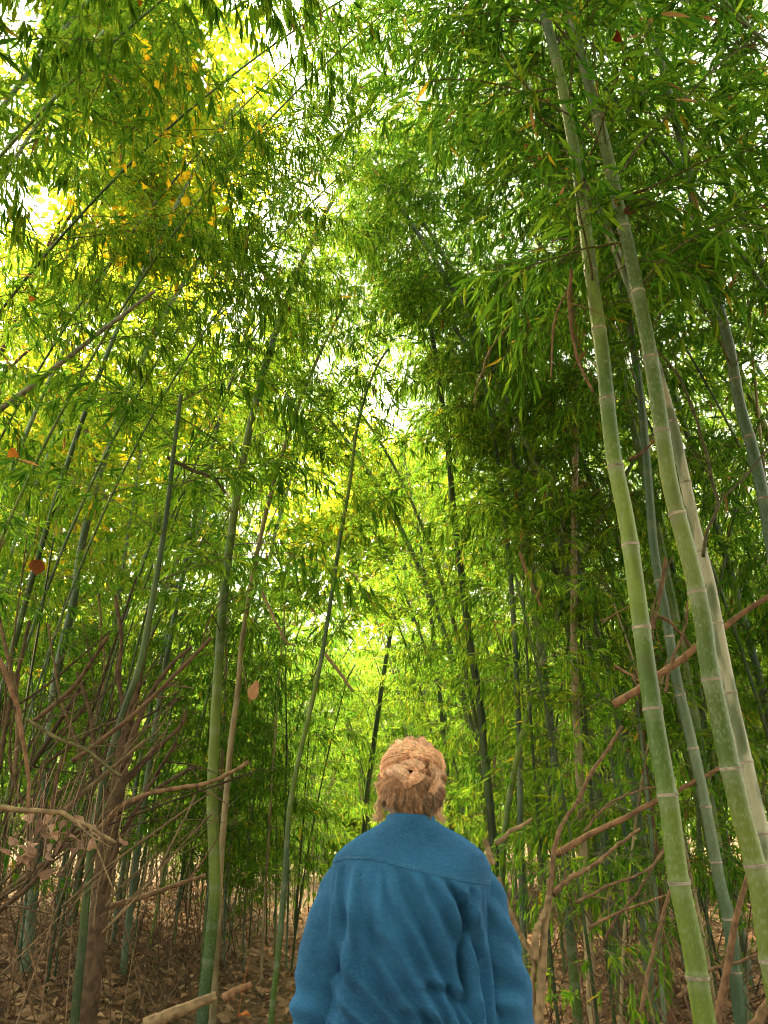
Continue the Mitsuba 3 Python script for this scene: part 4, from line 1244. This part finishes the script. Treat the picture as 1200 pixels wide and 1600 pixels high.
# collar: a stand-up band folded over
ca = np.linspace(0, 2 * np.pi, 120, endpoint=False)
prof = [(1.446, 0.0150), (1.462, 0.0150), (1.472, 0.0100), (1.481, 0.0075), (1.487, 0.0050), (1.490, 0.0020), (1.488, -0.001), (1.475, -0.003), (1.46, -0.004)]
rows = []
for z, out in prof:
    wob = 0.0015 * np.sin(ca * 3 + 1) + 0.001 * np.sin(ca * 7)
    dip = -0.012 * np.clip(np.sin(ca), 0, 1)
    rows.append(np.stack([(0.0465 + out * 1.5 + wob) * np.cos(ca), -0.012 + (0.056 + out + wob) * np.sin(ca), z + dip + 0.002 * np.sin(ca * 2 + 0.6)], 1))
v = np.vstack(rows)
obj('collar', (world(v), quads(len(prof), 120, True)), 'denim_material', shirt, True)


def sleeve(s):
    c = resample([(s * 0.118, -0.008, 1.372), (s * 0.146, -0.008, 1.342), (s * 0.168, -0.008, 1.28), (s * 0.187, -0.006, 1.20), (s * 0.200, -0.002, 1.12), (s * 0.208, 0.004, 1.04), (s * 0.214, 0.035, 0.94), (s * 0.212, 0.075, 0.83)], 150)
    t, a, b = frames(c)
    u = np.linspace(0, 1, 150)
    r = np.interp(u, [0, 0.05, 0.12, 0.3, 0.5, 0.7, 0.93, 0.95, 1.0], [0.030, 0.044, 0.052, 0.057, 0.060, 0.060, 0.050, 0.044, 0.044])
    th = np.linspace(0, 2 * np.pi, 120, endpoint=False)
    U, TH = np.meshgrid(u, th, indexing='ij')
    twist = TH + U * 5 * s + 1.2 * meshkit.fbm(np.stack([U * 6, TH * 0 + np.cos(TH), np.sin(TH)], -1), 2, 7)
    folds = 0.0038 * np.sin(twist * 3 + 21 * U) * np.clip(1.4 - 2 * np.abs(U - 0.25), 0.25, 1) + 0.009 * (meshkit.fbm(np.stack([U * 9, np.cos(TH) * 1.1, np.sin(TH) * 1.1], -1), 3, 12 + s) - 0.5)
    bunch = 0.006 * np.sin(U * 62 + 2 * np.sin(TH + 1) + s) * np.exp(-((U - 0.58) / 0.16)**2) * (0.5 + 0.5 * np.sin(TH * 1 + 0.6))
    R = r[:, None] + (folds + bunch) * np.clip(U * 9, 0, 1) * np.clip((0.96 - U) * 12, 0.15, 1)
    v = c[:, None] + R[..., None] * (np.cos(TH)[..., None] * a[:, None] * 0.94 + np.sin(TH)[..., None] * b[:, None] * 1.08)
    return world(v.reshape(-1, 3)), quads(150, 120, True), v


for s in (-1, 1):
    v, f, g = sleeve(s)
    obj('sleeve', (v, f[:, ::-1] if s > 0 else f), 'denim_material', shirt, True)

# ---------------------------------------------------------------- hair: combed up into a twisted knot, wisps falling over the collar
rng = np.random.default_rng(51)
SK = np.array([0.078, 0.094, 0.103])         # the hair's outer shape
SC = HC + [0, -0.004, 0.010]
cap = trimesh.creation.icosphere(4, 1.0)
cv = cap.vertices.copy()
keep = ~((cv[:, 1] > 0.42) & (cv[:, 2] < 0.62)) & ~((cv[:, 2] < -0.62) & (cv[:, 1] > -0.2)) & ~(cv[:, 2] < -0.80)
cf = cap.faces[keep[cap.faces].all(1)]
cv = SC + cv * (SK - 0.004) + 0.003 * (meshkit.fbm(cv * 6, 2, 3)[:, None] - 0.5)
hair = obj('hair', (world(cv), cf), 'hair_material', person, True, color=np.broadcast_to((0.34, 0.21, 0.11), cv.shape))
labels[hair] = {'label': 'strawberry blond hair twisted up at the back of the head'}
KD = unit(np.array([-0.10, -0.97, 0.16]))    # towards the knot


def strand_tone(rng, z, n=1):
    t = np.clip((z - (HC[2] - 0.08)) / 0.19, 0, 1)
    base = np.array([0.26, 0.155, 0.082]) * (1 - t) + np.array([0.86, 0.52, 0.33]) * t  # browner lower down: partly own tone, partly shade painted into the strands
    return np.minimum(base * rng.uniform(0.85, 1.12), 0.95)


def strands(mb, curves, r, sides=3):
    for p, c in curves:
        mb.add(*tube(p, r * np.linspace(1, 0.55, len(p)), sides, False), c)


curves = []
while len(curves) < 3600:
    d = unit(rng.normal(0, 1, 3))
    if (d[1] > 0.40 and d[2] < 0.60) or d[2] < -0.80 or (d[2] < -0.60 and d[1] > -0.1) or d @ KD > 0.93:
        continue
    # along the head towards the knot, in locks that rise and fall
    n = 12
    side = np.cross(KD, d)
    k = np.linspace(0, 1, n)[:, None]
    om = math.acos(np.clip(d @ KD, -1, 1))
    stop = 1 - 0.30 / max(om, 0.35)
    k = k * max(stop, 0.3)
    arc = (np.sin((1 - k) * om) * d + np.sin(k * om) * KD) / math.sin(om)
    az = math.atan2(d @ [0, 0, 1] - (KD[2] * (d @ KD)), d[0])
    lock = 0.0045 * math.sin(az * 9 + 2.2 * math.sin(az * 4)) + 0.003 * math.sin(az * 23)
    lift = lock * np.sin(np.pi * np.linspace(0.05, 0.95, n)) + 0.003 * rng.random() + 0.006 * np.linspace(0, 1, n)**2
    wob = rng.normal(0, 0.0008, 3)
    p = SC + arc * (SK + lift[:, None]) + wob + np.cumsum(rng.normal(0, 0.00025, (n, 3)), 0)
    if d[2] < -0.3:
        p[:3, 1] -= 0.004
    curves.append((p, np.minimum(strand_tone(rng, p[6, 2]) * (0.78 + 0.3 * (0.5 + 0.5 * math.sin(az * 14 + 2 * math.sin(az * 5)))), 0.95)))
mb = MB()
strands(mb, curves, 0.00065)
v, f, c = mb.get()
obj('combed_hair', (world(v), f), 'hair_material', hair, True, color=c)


def rope(path, radii, n, turns, name, tone=1.0):
    """A twisted lock: strands wound round a curve."""
    p = resample(path, 30)
    t, a, b = frames(p)
    rr = np.interp(np.linspace(0, 1, 30), np.linspace(0, 1, len(radii)), radii) * 0.9
    mb = MB()
    mb.add(*tube(p, rr * 0.86, 10), np.array([0.22, 0.12, 0.06]) * tone)  # dark core colour paints the shade in the gaps between locks
    for k in range(n):
        ph, q = rng.uniform(0, 6.28), math.sqrt(rng.uniform(0.75, 1.1))
        an = ph + np.linspace(0, turns * 6.28, 30)
        r = rr * q * (1 + 0.05 * np.sin(an * 2))
        s = p + (np.cos(an) * r)[:, None] * a + (np.sin(an) * r)[:, None] * b + np.cumsum(rng.normal(0, 0.0002, (30, 3)), 0)
        mb.add(*tube(s, np.full(30, 0.0007), 3, False), np.minimum(np.array([0.86, 0.53, 0.34]) * rng.uniform(0.75, 1.15) * tone, 0.95))
    v, f, c = mb.get()
    return obj(name, (world(v), f), 'hair_material', hair, True, color=c)


def on_back(px, py, out=0.0):
    """A point on the hair at the back of the head, seen at a photo pixel."""
    out = out * 1.5 if out > 0 else out
    p = at(px, py, PY - 0.09)
    x, z = p[0] - PX, p[2]
    q = np.clip(1 - ((x - SC[0]) / SK[0])**2 - ((z - SC[2]) / SK[2])**2, 0.02, 1)
    return np.array([x, SC[1] - SK[1] * math.sqrt(q) - out, z])


rope([on_back(600, 1212, .002), on_back(606, 1190, .008), on_back(624, 1174, .012), on_back(648, 1170, .012), on_back(668, 1180, .012)], [0.010, 0.020, 0.023, 0.020, 0.010], 220, 0.35, 'twisted_lock', 1.2)
rope([on_back(640, 1182, .010), on_back(660, 1176, .014), on_back(680, 1182, .010), on_back(692, 1198, .002)], [0.010, 0.018, 0.020, 0.012], 170, 0.4, 'twisted_lock', 1.2)
rope([on_back(628, 1196, .010), on_back(648, 1196, .014), on_back(656, 1208, .014), on_back(644, 1218, .012), on_back(632, 1214, .010)], [0.010, 0.014, 0.014, 0.013, 0.008], 130, 0.6, 'twisted_lock', 0.95)
rope([on_back(608, 1204, .006), on_back(620, 1203, .012), on_back(632, 1214, .014), on_back(638, 1230, .010)], [0.010, 0.015, 0.014, 0.007], 100, 0.7, 'twisted_lock', 0.9)
rope([on_back(668, 1196, .010), on_back(678, 1204, .010), on_back(680, 1220, .008), on_back(674, 1238, .004)], [0.010, 0.015, 0.014, 0.008], 100, 0.4, 'twisted_lock', 0.8)
# wisps and flyaways
mb = MB()


def wisp(path, n, spread, curl=0.0, r=0.0006, tone=1.0):
    for k in range(n):
        q = np.array(path) + rng.normal(0, spread, (len(path), 3)) * np.linspace(0.5, 1.3, len(path))[:, None]
        p = resample(q, 18)
        u = np.linspace(0, 1, 18)
        ph = rng.uniform(0, 6.28)
        p = p + curl * (u[:, None]**1.3) * np.stack([np.sin(u * 9 + ph), np.cos(u * 8 + ph), 0.6 * np.sin(u * 10 + ph)], 1)
        mb.add(*tube(p, np.full(18, r), 3, False), np.array([0.72, 0.49, 0.30]) * rng.uniform(0.8, 1.15) * tone)


wisp([on_back(606, 1228), on_back(594, 1246, -.02), on_back(590, 1262, -.03), on_back(596, 1278, -.03), on_back(584, 1276, -.03)], 46, 0.004, 0.006)
wisp([on_back(604, 1212), on_back(592, 1220, -.01), on_back(586, 1224, -.01)], 26, 0.004, 0.003)
wisp([on_back(600, 1200), on_back(594, 1225, -.02), on_back(598, 1255, -.03)], 50, 0.005, 0.003)
wisp([on_back(690, 1215), on_back(696, 1240, -.03), on_back(690, 1262, -.035), on_back(696, 1280, -.04)], 46, 0.004, 0.005)
wisp([on_back(684, 1245), on_back(684, 1262, -.02), on_back(690, 1278, -.03), on_back(698, 1281, -.03)], 26, 0.004, 0.005)
for k in range(6):
    x = 606 + k * 14.5
    wisp([on_back(x, 1232, .003), on_back(x + rng.normal(0, 3), 1258, .002), [(x - 643) * 0.00105 + 0.004, -0.050, 1.492], [(x - 643) * 0.0010 + 0.004, -0.046, 1.474]], 110, 0.0035, 0.002, tone=0.25)  # nape strands coloured dark, painting in the shadow over the collar
for k in range(260):
    d = unit(rng.normal(0, 1, 3) + [0, -0.4, 0.3])
    if d[2] < -0.5 or (d[1] > 0.4 and d[2] < 0.5):
        continue
    a = SC + d * SK
    b = a + d * rng.uniform(0.003, 0.010) + rng.normal(0, 0.008, 3)
    c_ = b + rng.normal(0, 0.010, 3) + [0, 0, -0.008]
    wisp([a, b, c_], 1, 0.001, 0.002, 0.00022)
wisp([on_back(640, 1166, .0), on_back(641, 1157, -.02), on_back(644, 1151, -.03)], 24, 0.003, 0.001)
v, f, c = mb.get()
obj('wisps', (world(v), f), 'hair_material', hair, True, color=c)
